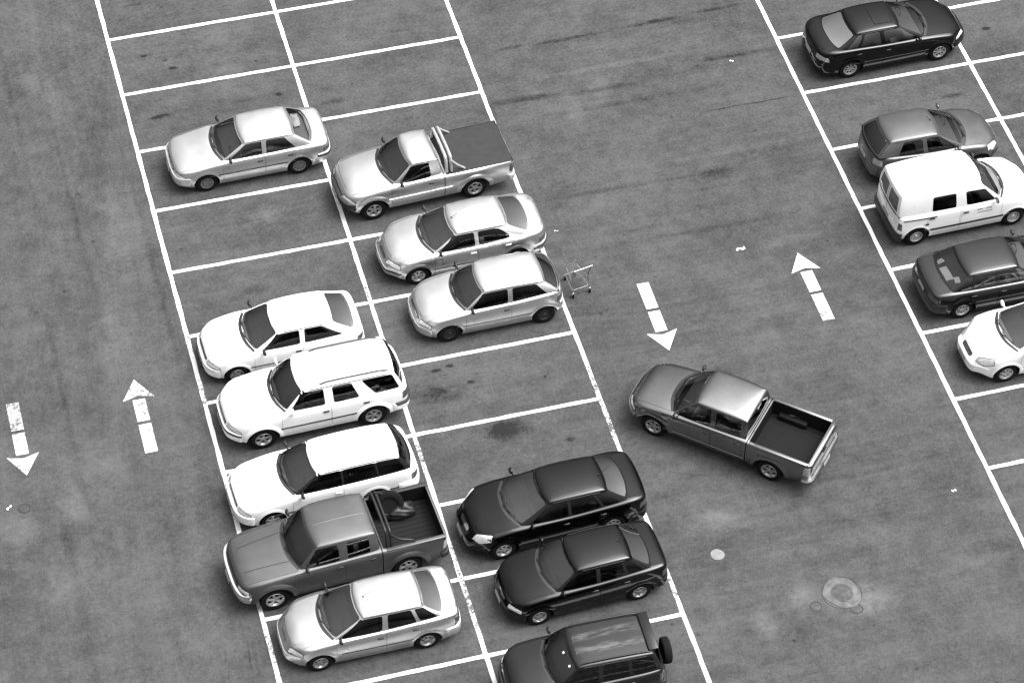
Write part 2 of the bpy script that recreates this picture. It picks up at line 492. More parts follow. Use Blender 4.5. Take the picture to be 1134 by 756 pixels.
def surf_grid(f, poly, n, m, r=.1):
    rows = poly_rows(round_poly(poly, r) if r else poly, n, m)
    G = [[f(*q) for q in row] for row in rows]
    nor = []
    for j, row in enumerate(G):
        nr = []
        for i, p in enumerate(row):
            a = row[min(i + 1, len(row) - 1)] - row[max(i - 1, 0)]
            # vertical neighbour from the middle column keeps normals sane at pinched rows
            b = G[min(j + 1, len(G) - 1)][i] - G[max(j - 1, 0)][i]
            c = a.cross(b)
            nr.append(c)
        nor.append(nr)
    mid = nor[len(nor) // 2][len(nor[0]) // 2].normalized()
    centre = G[len(G) // 2][len(G[0]) // 2]
    if mid.dot(Vector((centre.x * .3, centre.y, .6))) < 0: sign = -1
    else: sign = 1
    nor = [[(c.normalized() * sign if c.length > 1e-9 and abs(c.normalized().dot(mid)) > .4 else mid * sign) for c in r_] for r_ in nor]
    nor = [[(c if c.dot(mid * sign) > 0 else mid * sign) for c in r_] for r_ in nor]
    return G, nor
def offs(G, Nn, o): return [[p + q * o for p, q in zip(r, s)] for r, s in zip(G, Nn)]
def cutter_from(G, Nn, o1, o2, mats, mi=2):
    mb = MB(); A = offs(G, Nn, o1); B = offs(G, Nn, o2)
    mb.grid(A, mi); mb.grid(B, mi)
    def loop(X):
        return [r for r in X[0]] + [r[-1] for r in X[1:-1]] + X[-1][::-1] + [r[0] for r in X[1:-1]][::-1]
    mb.grid([loop(A), loop(B)], mi, closed=True)
    return new_obj('cutter', mb.mesh('cutter', mats, None, 1e-5))

def vehicle(name, loc, hdg, S):
    root = empty(name, (loc[0], loc[1], 0), R_(hdg))
    pm = P(S['paint']); mats = [pm, M['trim'], M['seam'] if not S.get('pillar_gloss') else M['trim'], M['interior'], M['liner']]
    tub = Tub(S); xf, xr, h = tub.xf, tub.xr, tub.h; W, L, wb = S['W'], S['L'], S['wb']; rw = S['rw']
    dx = lambda d: xf - d
    mb = tub.build()
    body = new_obj('body', mb.mesh('body', mats, None))
    bvh = BVHTree.FromObject(body, bpy.context.evaluated_depsgraph_get())
    cs = {1: Caster(bvh, (0, -1, 0)), -1: Caster(bvh, (0, 1, 0))}; ct = Caster(bvh, (0, 0, -1))
    cf, crr = Caster(bvh, (-1, 0, 0)), Caster(bvh, (1, 0, 0))
    hs = House(S, tub)
    # ---- cut arches, cabin cavity, bed, cab gap
    cut = []
    ra = rw + S.get('arch_gap', .05)
    for x in (wb / 2, -wb / 2):
        for sg in (-1, 1):
            c = MB(); n = 28; y0, y1 = sg * (h - .27), sg * (h + .12)
            A = [(x + ra * math.cos(2 * math.pi * k / n), y0, rw + .015 + ra * math.sin(2 * math.pi * k / n)) for k in range(n)]
            B = [(p[0], y1, p[2]) for p in A]
            c.grid([A, B], 1, closed=True); c.add(A, [tuple(range(n))], 1); c.add(B, [tuple(range(n))], 1)
            cut.append(new_obj('cutter', c.mesh('cutter', mats, None)))
    base = hs.ring(0., .06)
    c = MB(); zf = S.get('clear', .19) + .11
    lo = [(x * .97, y, zf) for x, y, z in base]; hi = [(x, y, z + .3) for x, y, z in base]
    c.grid([lo, hi], 3, closed=True); c.add(lo, [tuple(range(len(lo)))], 3); c.add(hi, [tuple(range(len(hi)))], 3)
    cut.append(new_obj('cutter', c.mesh('cutter', mats, None)))
    bed = S.get('bed')
    if bed:
        d0, d1 = bed; zb = tub.zs(dx(d0 + .3))
        gx = dx(d0 - .045)
        c = MB(); c.box((gx, 0, zb), (.022, W + .2, 2 * (zb - .33)), 2); cut.append(new_obj('cutter', c.mesh('cutter', mats, None)))
        if not S.get('tonneau'):
            c = MB(); c.box(((dx(d0) + dx(d1)) / 2, 0, zb), (d1 - d0, W - .26, 2 * S.get('bed_depth', .42)), 4); cut.append(new_obj('cutter', c.mesh('cutter', mats, None)))
    boolean(body, cut); body.parent = root
    # ---- greenhouse shell with window openings
    shell = new_obj('shell', hs.build(S.get('dark_pillars')).mesh('shell', mats, None))
    gl = P(S.get('glass', 'glass')); gs = P({'glassdark': 'glassside'}.get(S.get('side_glass', 'glassdark'), S.get('side_glass', 'glassdark')))
    cuts = []; panes = []
    wv = S.get('ws_v', (.05, .97)); wa = S.get('ws_a', (.975, .965))
    G, Nn = surf_grid(lambda a, t: hs.front(a, t), [(-wa[0], wv[0]), (wa[0], wv[0]), (wa[1], wv[1]), (-wa[1], wv[1])], 14, 8, .07)
    cuts.append(cutter_from(G, Nn, .05, -.075, mats)); panes.append(('windshield', G, Nn, gl, None))
    rv = S.get('rs_v', (.07, .96)); rsa = S.get('rs_a', (.95, .93))
    rear_sets = S.get('rear_panes') or [(-rsa[0], rsa[0], -rsa[1], rsa[1])]
    for (a0, a1, b0, b1) in rear_sets:
        G, Nn = surf_grid(lambda a, t: hs.front(a, t, True), [(a0, rv[0]), (a1, rv[0]), (b1, rv[1]), (b0, rv[1])], 12, 8, .09)
        cuts.append(cutter_from(G, Nn, .05, -.075, mats)); panes.append(('rear_window', G, Nn, P({'glass': 'glassrear'}.get(S.get('rear_glass', S.get('glass', 'glass')), S.get('rear_glass', 'glassrear'))), None))
    sv = S.get('side_v', (.05, .945)); near = 1 if S.get('near', 'L') == 'L' else -1
    side_panes = {1: [], -1: []}
    for sg in (1, -1):
        for wi, w in enumerate(S['wins']):
            rr = w[4] if len(w) > 4 else .10
            a_ = .045 if wi == 0 else 0.
            poly = [(dx(w[0] - a_), sv[0]), (dx(w[2]), sv[0]), (dx(w[3]), sv[1]), (dx(w[1] - a_), sv[1])]
            G, Nn = surf_grid(lambda x, t, sg=sg: hs.side(x, t, sg), poly, 8, 6, rr)
            cuts.append(cutter_from(G, Nn, .05, -.06, mats)); side_panes[sg].append((G, Nn))
    boolean(shell, cuts)
    # ---- doors (with windows, handles as sub-parts), hood, boot lid
    seams = MB()
    zsill = S.get('clear', .19) + .12
    bounds = S.get('doors', [])
    for sg in (1, -1):
        made = []
        for (da, db) in bounds:
            z1 = lambda d: tub.zs(dx(d)) - .012
            pts = [(dx(da), 0, zsill), (dx(da), 0, z1(da)), (dx(db), 0, z1(db))]
            # rear edge follows the wheel arch
            xa = -wb / 2
            if dx(db) < xa + ra + .08:
                za = rw + math.sqrt(max(0, (ra + .05) ** 2 - max(0, dx(db) - xa) ** 2))
                pts += [(dx(db), 0, za + .02), (xa + ra * .8, 0, rw + ra * .72), (xa + ra + .06, 0, zsill)]
                rr = .04
            else:
                pts += [(dx(db), 0, zsill)]; rr = .05
            dm = MB(); patch(dm, cs[sg], pts, .003, 8, 8, rr)
            d_ = dm.build('door', [pm], root, 60); made.append(d_)
            ribbon(seams, cs[sg], pts, .0045, .0045, 0, True, .08, rr)
            hd = MB(); px_ = dx(db - .12); pz = tub.zs(px_) - S.get('handle_z', .13)
            p = cs[sg].hit(cs[sg].flat((px_, 0, pz)), .012)
            hd.box(p, (.15, .03, .042), 0, None, .008)
            hd.build('door_handle', P(S.get('handle', 'trim')), d_)
        for wi, (G, Nn) in enumerate(side_panes[sg]):
            m_ = MB(); m_.grid(offs(G, Nn, -.006))
            par = root
            if made and wi < len(made): par = made[wi]
            m_.build('window', [gs], par, 60)
    for nm, G, Nn, mm, par in panes:
        m_ = MB(); m_.grid(offs(G, Nn, -.006)); m_.build(nm, [mm], root, 60)
    # hood
    hd0, hd1 = S.get('hood', (.16, S['gh'][0] + .0)); hw = h - S.get('hood_inset', .12); bo = S.get('ws_bow', (.2, .1))[0]
    hn = S.get('hood_nose', hw - .08)
    hp = [(dx(hd0) - .06, -hn, 0), (dx(hd0), -hn * .55, 0), (dx(hd0) + .02, 0, 0), (dx(hd0), hn * .55, 0), (dx(hd0) - .06, hn, 0),
          (dx(hd1 + bo * .75), hw, 0), (dx(hd1 + bo * .1), hw * .5, 0), (dx(hd1), 0, 0), (dx(hd1 + bo * .1), -hw * .5, 0), (dx(hd1 + bo * .75), -hw, 0)]
    hm = MB(); patch(hm, ct, hp, .0035, 12, 12, .12); hm.build('hood', [pm], root, 60)
    ribbon(seams, ct, hp, .0045, .0045, 0, True, .08, .12)
    for (ya, yb) in S.get('hood_ridges', []):
        for sg in (-1, 1):
            r_ = [(dx(hd0) - .12, sg * ya, 0), (dx(hd1) + .02, sg * yb, 0)]
            q = MB()
            ribbon(seams, ct, r_, .02, .006, 1, False, .1)
    if S.get('boot'):
        b0, b1 = S['boot']; bw_ = h - .13
        bp = [(dx(b0), -bw_ * .92, 0), (dx(b0) - .03, 0, 0), (dx(b0), bw_ * .92, 0), (dx(b1), bw_ * .94, 0), (dx(b1) - .03, 0, 0), (dx(b1), -bw_ * .94, 0)]
        bm_ = MB(); patch(bm_, ct, bp, .0035, 10, 6, .1); bm_.build('trunk_lid', [pm], root, 60)
        ribbon(seams, ct, bp, .005, .0045, 0, True, .08, .1)
    # cowl below the windscreen
    wr = [p for p in hs.ring(0.) if p[0] > hs.xwb - hs.bwb * 1.0]
    wr.sort(key=lambda p: p[1])
    ribbon(seams, ct, [(p[0] + .03, p[1] * .97, 0) for p in wr], S.get('cowl', .075), .006, 1, False, .2)
    # roof edge mouldings
    if S.get('drip', True):
        for sg in (-1, 1):
            pts = [hs.side(x, 1., sg) + Vector((0, sg * .004, .006)) for x in [lerp(hs.xwt - .22, hs.xrt + .22, k / 12) for k in range(13)]]
            seams.tube(pts, .008, 1, 5)
    # arch lips
    lip = S.get('lip', .016)
    body_extra = MB()
    for x in (wb / 2, -wb / 2):
        for sg in (-1, 1):
            rows = []
            for k in range(21):
                a = R_(-8 + 196 * k / 20); row = []
                zc = rw + .015
                for (dr, off) in ((-.004, .002), (.004, lip), (.03 + lip * 1.2, lip * .9), (.055 + lip * 2, .001)):
                    px_, pz = x + (ra + dr) * math.cos(a), zc + (ra + dr) * math.sin(a)
                    p = cs[sg].hit((cs[sg].flat((px_, 0, pz))), off); row.append(p)
                rows.append(row)
            body_extra.grid(rows, 1 if S.get('lip_black') else 0)
    # side mouldings
    for (d0, d1, z, wd, mi) in S.get('strips', []):
        for sg in (-1, 1):
            pts = [(dx(lerp(d0, d1, k / 12)), 0, z if not isinstance(z, tuple) else lerp(z[0], z[1], k / 12)) for k in range(13)]
            rows = []
            for p in pts:
                rows.append([cs[sg].hit(cs[sg].flat((p[0], 0, p[2] + e * wd)), o) for e, o in ((-.5, .0), (-.42, .012), (.42, .012), (.5, .0))])
            (seams if mi == 1 else body_extra).grid(rows, {0: 0, 1: 1, 2: 2}[mi])
    # sill shadow skirt is part of the lower body; join shell + extras into the body mesh
    bm = bmesh.new(); bm.from_mesh(body.data)
    bm.from_mesh(shell.data)
    t1 = body_extra.mesh('x', [], None); bm.from_mesh(t1); bpy.data.meshes.remove(t1)
    k0 = len(bm.faces)
    t2 = seams.mesh('x', [], None); n0 = len(bm.faces); bm.from_mesh(t2); bpy.data.meshes.remove(t2)
    bm.faces.ensure_lookup_table()
    for f in bm.faces[n0:]: f.material_index = 2 if f.material_index == 0 else 1
    for f in bm.faces: f.smooth = True
    bm.to_mesh(body.data); bm.free()
    body.data.set_sharp_from_angle(angle=R_(38))
    od = shell.data; bpy.data.objects.remove(shell); bpy.data.meshes.remove(od)
    # ---- bumpers
    fb = S.get('fbumper', ('body', .30, .52, .012)); rb = S.get('rbumper', ('body', .32, .54, .012))
    for front, b in ((True, fb), (False, rb)):
        if b:
            over = (S['foh'] if front else L - S['foh'] - wb) - ra - .075
            wrap = max(.14, min(b[4] if len(b) > 4 else .5, over))
            q = MB(); tub.band(q, b[1], b[2], b[3], front, wrap)
            o = q.build('bumper', [pm if b[0] == 'body' else P(b[0])], root, 35)
            if len(b) > 5:   # dark rubbing strip
                q = MB(); tub.band(q, b[5][0], b[5][1], b[3] + .008, front, wrap * .97)
                q.build('rubbing_strip', [M['trim']], o, 35)
    # ---- lamps and grille
    for sg in (-1, 1):
        if S.get('headlight'):
            pts, D = S['headlight']
            q = MB(); patch(q, Caster(bvh, (D[0], D[1] * sg, D[2])), [(dx(d), sg * y, z) for d, y, z in pts], .006, 6, 6, .12)
            hl = q.build('headlight', [M['lamp']], root, 50)
            cst = Caster(bvh, (D[0], D[1] * sg, D[2]))
            q = MB(); ribbon(q, cst, [(dx(d), sg * y, z) for d, y, z in pts], .012, .009, 0, True, .05, .12)
            q.build('lamp_rim', [M['trim']], hl, 50)
        if S.get('taillight'):
            pts, D = S['taillight']
            q = MB(); patch(q, Caster(bvh, (D[0], D[1] * sg, D[2])), [(dx(d), sg * y, z) for d, y, z in pts], .006, 5, 6, .1)
            q.build('taillight', [P(S.get('tail_mat', 'tail'))], root, 50)
    if S.get('grille'):
        y, z0, z1 = S['grille'][:3]
        q = MB(); patch(q, cf, [(0, -y, z0), (0, y, z0), (0, y * 1.05, z1), (0, -y * 1.05, z1)], .008, 10, 4, .1)
        g_ = q.build('grille', [P(S['grille'][3] if len(S['grille']) > 3 else 'trim')], root, 50)
        q = MB()
        for zz in (lerp(z0, z1, .35), lerp(z0, z1, .68)): ribbon(q, cf, [(0, -y * .92, zz), (0, 0, zz), (0, y * .92, zz)], .012, .016, 0, False, .1)
        q.build('grille_bar', [P('chrome')], g_, 50)
    q = MB(); z0 = S.get('clear', .19) + .1
    patch(q, cf, [(0, -.36 * W, z0), (0, .36 * W, z0), (0, .34 * W, z0 + .09), (0, -.34 * W, z0 + .09)], .004 + fb[3] * .0 + .004, 10, 4, .1)
    q.build('air_intake', [M['seam']], root, 50)
    # plates
    for front in (True, False):
        zz = S.get('plate_z', (.42, .62))[0 if front else 1]
        bb = fb if front else rb
        extra = bb[3] if bb and bb[1] < zz < bb[2] else .0
        c_ = cf if front else crr
        p = c_.hit(c_.flat((0, 0, zz)), .012 + extra)
        q = MB(); q.box(p, (.012, .36, .115), 0, Matrix.Rotation(R_(-8 if front else 8), 3, 'Y'), .004); q.build('license_plate', [M['plate']], root, 40)
    # mirrors
    mx = S.get('mirror_d', S['wins'][0][0] + .04); mcol = P(S.get('mirror', 'trim'))
    for sg in (-1, 1):
        p = hs.side(dx(mx), .05, sg)
        q = MB(); ms = S.get('mirror_s', 1.)
        bm = bmesh.new(); bmesh.ops.create_uvsphere(bm, u_segments=14, v_segments=9, radius=1.)
        bmesh.ops.scale(bm, vec=(.055 * ms, .098 * ms, .068 * ms), verts=bm.verts)
        for v in bm.verts:
            if v.co.x < -.02: v.co.x = -.02 + (v.co.x + .02) * .15
        bmesh.ops.translate(bm, vec=p + Vector((.05, sg * .13, .075)), verts=bm.verts); q.bm(bm)
        q.tube([p + Vector((.02, -sg * .02, .03)), p + Vector((.05, sg * .08, .06))], .02, 0, 6)
        mo = q.build('mirror', [mcol], root, 50)
        q = MB(); n = 12
        q.add([p + Vector((.026, sg * .13 + .08 * ms * math.cos(2 * math.pi * k / n), .075 + .052 * ms * math.sin(2 * math.pi * k / n))) for k in range(n)], [tuple(range(n))])
        q.build('mirror_glass', [M['chrome']], mo, 50)
    # wipers
    for (a0, a1) in ((-.62, .02), (.0, .68)):
        q = MB(); 
        pts = [hs.front(lerp(a0, a1, k / 5), lerp(.045, .17 if False else .11, k / 5)) + Vector((.014, 0, .014)) for k in range(6)]
        q.tube(pts, .008, 0, 5); pts2 = [hs.front(a0 * -0 + lerp(a0, a1, .05), .0) + Vector((.03, 0, .012)), pts[3]]
        q.tube(pts2, .009, 0, 5); q.build('wiper', [M['trim']], root, 50)
    # antenna
    if S.get('antenna'):
        d, y, l, lean = S['antenna']; x = dx(d)
        z = hs.ztop(x) + .05 + S.get('roof_crown', .05) * .6
        q = MB(); q.tube([(x, y, z - .02), (x, y, z + .02)], .018, 0, 8); q.tube([(x, y, z), (x - lean * l, y, z + l * math.sqrt(max(0.05, 1 - lean * lean)))], .0055, 0, 5)
        q.build('antenna', [M['trim']], root, 50)
    # roof rails
    if S.get('rails'):
        d0, d1, yy = S['rails']
        for sg in (-1, 1):
            q = MB(); pts = []
            for k in range(11):
                x = dx(lerp(d0, d1, k / 10)); e = .0 if k in (0, 10) else .045
                pts.append((x, sg * yy, hs.ztop(x) + .05 + e))
            q.tube(pts, .018, 0, 6); q.build('roof_rail', [P(S.get('rail_mat', 'trim'))], root, 50)
    # sunroof
    if S.get('sunroof'):
        d0, d1, yy = S['sunroof']
        bv2 = BVHTree.FromObject(body, bpy.context.evaluated_depsgraph_get()); c2 = Caster(bv2, (0, 0, -1))
        q = MB(); pp = [(dx(d0), -yy, 0), (dx(d0), yy, 0), (dx(d1), yy, 0), (dx(d1), -yy, 0)]
        patch(q, c2, pp, .008, 6, 6, .08); so = q.build('sunroof', [P('glassblack')] if 'glassblack' in M else [M['black']], root, 50)
        q = MB(); ribbon(q, c2, pp, .022, .006, 0, True, .08, .08); q.build('sunroof_frame', [M['seam']], so, 50)
    # roof ribs
    for (d0, d1, yy) in S.get('ribs', []):
        bv2 = BVHTree.FromObject(body, bpy.context.evaluated_depsgraph_get()); c2 = Caster(bv2, (0, 0, -1)); q = MB()
        rows = []
        for k in range(9):
            x = dx(lerp(d0, d1, k / 8))
            rows.append([c2.hit(c2.flat((x, yy + e, 0)), o) for e, o in ((-.02, .0005), (-.008, .004), (.008, .004), (.02, .0005))])
        q.grid(rows); q.build('roof_rib', [pm], root, 60)
    # ---- interior
    zc = S.get('clear', .19) + .11; xa = dx(S['wins'][0][2])     # B pillar
    rows_ = S.get('seat_rows', [xa + .28, xa - .52])
    top = tub.zs(xa); hz = min(S['zr'] - .14, zc + .92)
    for ri, sx in enumerate(rows_):
        bt = hz - .09 if ri == 0 else min(hz - .14, top + .06)      # top of the backrest
        for sg in (-1, 1):
            q = MB(); y = sg * W * .225
            q.box((sx + .2, y, zc + .16), (.5, .48, .2), 0, Matrix.Rotation(R_(-6), 3, 'Y'), .05)
            q.box((sx - .10, y, (zc + .12 + bt) / 2), (.14, .47, bt - zc - .12), 0, Matrix.Rotation(R_(-14), 3, 'Y'), .05)
            if ri == 0: q.box((sx - .19, y, hz - .02), (.09, .26, .15), 0, Matrix.Rotation(R_(-14), 3, 'Y'), .035)
            q.build('seat', [M['seat']], root, 40)
    q = MB(); x0 = hs.front(0, .02).x
    q.box((x0 - .45, 0, top - .10), (.5, W - .34, .16), 0, Matrix.Rotation(R_(4), 3, 'Y'), .06); q.build('dashboard', [M['dash']], root, 40)
    q = MB(); n = 20; cw = Vector((rows_[0] + .48, W * .225, top - .06)); Rm = Matrix.Rotation(R_(-62), 3, 'Y')
    q.tube([cw + Rm @ Vector((.18 * math.cos(2 * math.pi * k / n), .18 * math.sin(2 * math.pi * k / n), 0)) for k in range(n)], .015, 0, 6, True)
    q.tube([cw + Rm @ Vector((0, -.17, 0)), cw + Rm @ Vector((0, .17, 0))], .018, 0, 6); q.tube([cw, cw + Vector((.25, 0, -.12))], .025, 0, 6)
    q.build('steering_wheel', [M['trim']], root, 50)
    if S.get('boot'):
        q = MB(); rx = hs.front(0, .03, True).x
        q.box((rx + .42, 0, tub.zs(rx) - .04), (.62, W - .36, .03), 0, None, .008); q.build('parcel_shelf', [P(S.get('shelf', 'dash'))], root, 40)
    # ---- wheels
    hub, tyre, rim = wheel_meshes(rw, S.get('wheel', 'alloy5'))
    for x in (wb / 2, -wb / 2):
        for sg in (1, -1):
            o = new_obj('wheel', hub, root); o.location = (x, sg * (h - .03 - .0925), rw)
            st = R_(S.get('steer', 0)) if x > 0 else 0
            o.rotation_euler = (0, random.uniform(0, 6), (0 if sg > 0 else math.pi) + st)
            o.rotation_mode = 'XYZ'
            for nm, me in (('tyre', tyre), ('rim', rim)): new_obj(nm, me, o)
    return root, tub, hs, bvh

# ------------------------------------------------------------------ specs
def shift(zs, wins=None): return zs
SED_HL = ([(.10, .44, .60), (.10, .44, .70), (.30, .78, .72), (.34, .80, .62)], (-.85, -.35, -.35))
def hl(d0, y0, z0, z1, d1, y1, z2, z3, D=(-.75, -.4, -.45)): return ([(d0, y0, z0), (d0 + .05, y0, z1), (d1, y1, z3), (d1 - .03, y1 + .02, z2)], D)
def tl(L, y0, z0, z1, wrap=.14, W=1.66, D=(.85, -.5, -.2)):
    h = W / 2
    return ([(L - .0, y0, z0), (L - .02, y0, z1), (L - wrap, h - .02, z1), (L - wrap, h, z0)], D)
CARS = {}
def spec(key, **kw): CARS[key] = kw

spec('C1', paint='silver2', L=4.2, W=1.64, wb=2.47, foh=.83, rw=.285, zs=[(0, .66), (.15, .71), (.7, .80), (1.2, .865), (2.3, .89), (3.3, .90), (3.75, .885), (4.1, .86), (4.2, .83)],
     zr=1.255, gh=(1.10, 1.80, 3.22, 3.74), tumble=.155, ws_bow=(.18, .12), rs_bow=(.14, .10), roof_crown=.035, bow_f=.10, tap_f=.13, nose_rake=.05, tail_rake=.03,
     wins=[(1.50, 1.98, 2.34, 2.36, .06), (2.45, 2.48, 3.24, 2.97, .06)], doors=[(1.28, 2.39), (2.41, 3.2)], boot=(3.68, 4.12), hood=(.12, 1.14), hood_inset=.09,
     fbumper=('bead', .33, .56, .035, .5), rbumper=('silver2', .36, .58, .03, .45, (.50, .56)), headlight=hl(.02, .52, .56, .66, .22, .80, .56, .66), taillight=tl(4.2, .48, .62, .78),
     grille=(.38, .585, .655), strips=[(.9, 3.2, .54, .03, 1)], wheel='cap', glass='glassclear', side_glass='glass', rear_glass='glassclear', crown=.04, seat_rows=[-.05, -.95])
spec('C2', paint='silver', L=4.62, W=1.70, wb=2.73, foh=.80, rw=.325, clear=.30, bump_z=.60, zs=[(0, .74), (.18, .83), (.7, .93), (1.2, .985), (2.6, 1.02), (2.8, 1.0), (4.62, 1.0)],
     zr=1.46, gh=(1.12, 1.74, 2.58, 2.66), tumble=.15, ws_bow=(.22, .15), rs_bow=(.03, .03), roof_crown=.04, wins=[(1.56, 1.90, 2.36, 2.33, .07)], doors=[(1.28, 2.46)],
     bed=(2.75, 4.55), tonneau=True, crown=.07, crown_rear=.006, fbumper=('trim', .44, .62, .03, .45), rbumper=('bead', .42, .56, .05, .2), nose_rake=.10, tail_rake=.02,
     headlight=hl(.08, .40, .66, .76, .28, .80, .66, .75), taillight=tl(4.62, .72, .68, .92, .12, 1.70), grille=(.36, .66, .72), strips=[(1.2, 2.9, .62, .05, 0)], wheel='alloy5',
     hood=(.2, 1.16), plate_z=(.5, .52), lip=.03, seat_rows=[.0], arch_gap=.07, rs_a=(.8, .78), bow_r=.02, tap_r=.03, handle_z=.12, hood_inset=.14)
spec('C3', paint='silver', L=4.30, W=1.69, wb=2.58, foh=.82, rw=.29, zs=[(0, .58), (.2, .70), (.6, .79), (1.1, .87), (2.3, .90), (3.4, .955), (3.9, .965), (4.2, .93), (4.3, .86)],
     zr=1.27, gh=(1.0, 1.74, 3.20, 3.82), tumble=.19, ws_bow=(.24, .16), rs_bow=(.16, .12), roof_crown=.05, wins=[(1.42, 1.86, 2.33, 2.33, .08), (2.43, 2.43, 3.34, 2.98, [.08, .3, .25, .08])],
     doors=[(1.26, 2.38), (2.40, 3.3)], boot=(3.78, 4.2), bow_f=.20, tap_f=.24, nose_rake=.14, tail_rake=.05, bow_r=.12, tap_r=.14, fbumper=('body', .30, .50, .012, .5, (.40, .45)), rbumper=('body', .34, .56, .014, .5, (.44, .49)),
     headlight=hl(.10, .34, .54, .66, .36, .74, .58, .70), taillight=tl(4.28, .50, .64, .80, .16, 1.69), grille=(.22, .56, .62), strips=[(1.2, 3.3, .46, .03, 2)], wheel='alloy6', hood=(.22, 1.06), mirror='trim',
     antenna=(1.9, 0, .2, .8), handle='silver')
spec('C4', paint='silver2', L=3.80, W=1.63, wb=2.46, foh=.78, rw=.285, zs=[(0, .60), (.15, .69), (.6, .79), (1.15, .87), (2.4, .925), (3.4, .975), (3.7, .95), (3.8, .88)],
     zr=1.30, gh=(1.0, 1.60, 3.28, 3.66), tumble=.17, ws_bow=(.20, .14), rs_bow=(.12, .10), roof_crown=.045, wins=[(1.38, 1.74, 2.30, 2.32, .06), (2.42, 2.44, 3.32, 3.06, .06)],
     doors=[(1.2, 2.37)], bow_f=.15, tap_f=.2, nose_rake=.10, tail_rake=.03, bow_r=.10, tap_r=.12, headlight=hl(.08, .42, .56, .67, .28, .76, .56, .67), taillight=tl(3.8, .58, .66, .86, .12, 1.63),
     grille=(.34, .585, .65), strips=[(.95, 3.0, .5, .02, 1)], fbumper=('body', .28, .50, .015, .5), rbumper=('body', .34, .56, .03, .5), wheel='steel', hood=(.16, 1.05), drop_r=.07)
spec('C5', paint='white', L=4.02, W=1.66, wb=2.45, foh=.74, rw=.285, zs=[(0, .60), (.15, .69), (.6, .78), (1.1, .85), (2.4, .87), (3.4, .90), (3.8, .91), (3.95, .87), (4.02, .82)],
     zr=1.25, gh=(1.0, 1.74, 3.20, 3.80), tumble=.165, ws_bow=(.2, .14), rs_bow=(.10, .08), roof_crown=.045, wins=[(1.46, 1.86, 2.36, 2.38, .06), (2.48, 2.50, 3.46, 2.96, .06)], doors=[(1.2, 2.42)],
     boot=(3.76, 3.94), bow_f=.14, tap_f=.18, nose_rake=.09, tail_rake=.03, headlight=hl(.06, .44, .56, .66, .26, .80, .56, .66), taillight=tl(4.02, .50, .62, .80), grille=(.36, .575, .645),
     strips=[(.9, 3.0, .50, .025, 1)], wheel='alloy5', hood=(.14, 1.05), rs_a=(.92, .9), rs_v=(.06, .95), fbumper=('white', .28, .52, .02, .5), rbumper=('white', .32, .56, .03, .5))
spec('C6', paint='white', L=4.55, W=1.73, wb=2.74, foh=.86, rw=.335, clear=.29, bump_z=.6, zs=[(0, .74), (.18, .83), (.7, .93), (1.3, 1.0), (2.5, 1.035), (4.3, 1.055), (4.5, 1.0), (4.55, .95)],
     zr=1.53, gh=(1.2, 1.80, 4.18, 4.42), tumble=.145, ws_bow=(.24, .16), rs_bow=(.10, .10), roof_crown=.04, drop_r=.03, wins=[(1.62, 1.93, 2.43, 2.42, .06), (2.65, 2.63, 3.28, 3.11, .08), (3.68, 3.36, 4.28, 4.12, .05)],
     doors=[(1.34, 2.55), (2.57, 3.55)], rails=(2.35, 4.05, .55), bow_f=.16, tap_f=.2, nose_rake=.09, tail_rake=.03, crown=.065, headlight=hl(.08, .42, .66, .76, .28, .82, .66, .75), taillight=tl(4.55, .68, .72, .98, .12, 1.73),
     grille=(.36, .66, .73), fbumper=('white', .38, .62, .03, .5, (.54, .60)), rbumper=('white', .42, .62, .05, .5, (.56, .64)), strips=[(1.3, 3.4, .62, .045, 1)], wheel='alloy5', hood=(.2, 1.25), lip=.03, arch_gap=.075,
     rs_a=(.99, .98), rs_v=(.04, .97), side_glass='glassdark', rear_glass='glassdark', plate_z=(.5, .7), hood_inset=.14, mirror='white')
spec('C7', paint='white', L=4.45, W=1.65, wb=2.5, foh=.82, rw=.29, zs=[(0, .60), (.15, .69), (.7, .80), (1.25, .885), (2.4, .925), (4.1, .945), (4.35, .90), (4.45, .84)],
     zr=1.325, gh=(1.16, 1.90, 3.96, 4.28), tumble=.175, ws_bow=(.22, .15), rs_bow=(.14, .11), roof_crown=.04, drop_r=.05, dark_pillars=True, wins=[(1.58, 2.02, 2.54, 2.54, .06), (2.59, 2.59, 3.40, 3.36, .05), (3.45, 3.41, 4.10, 3.92, .06)],
     doors=[(1.32, 2.56)], bow_f=.13, tap_f=.17, nose_rake=.08, tail_rake=.03, headlight=hl(.06, .44, .56, .66, .26, .78, .56, .66), taillight=tl(4.45, .62, .62, .84, .14, 1.65), grille=(.36, .575, .645),
     fbumper=('white', .30, .54, .04, .6), rbumper=('white', .36, .60, .05, .6), strips=[(.9, 4.1, .50, .05, 1)], wheel='alloy5', hood=(.14, 1.2), rs_a=(.95, .93), rs_v=(.05, .95), rear_glass='glassdark', side_glass='glassdark', handle='white')
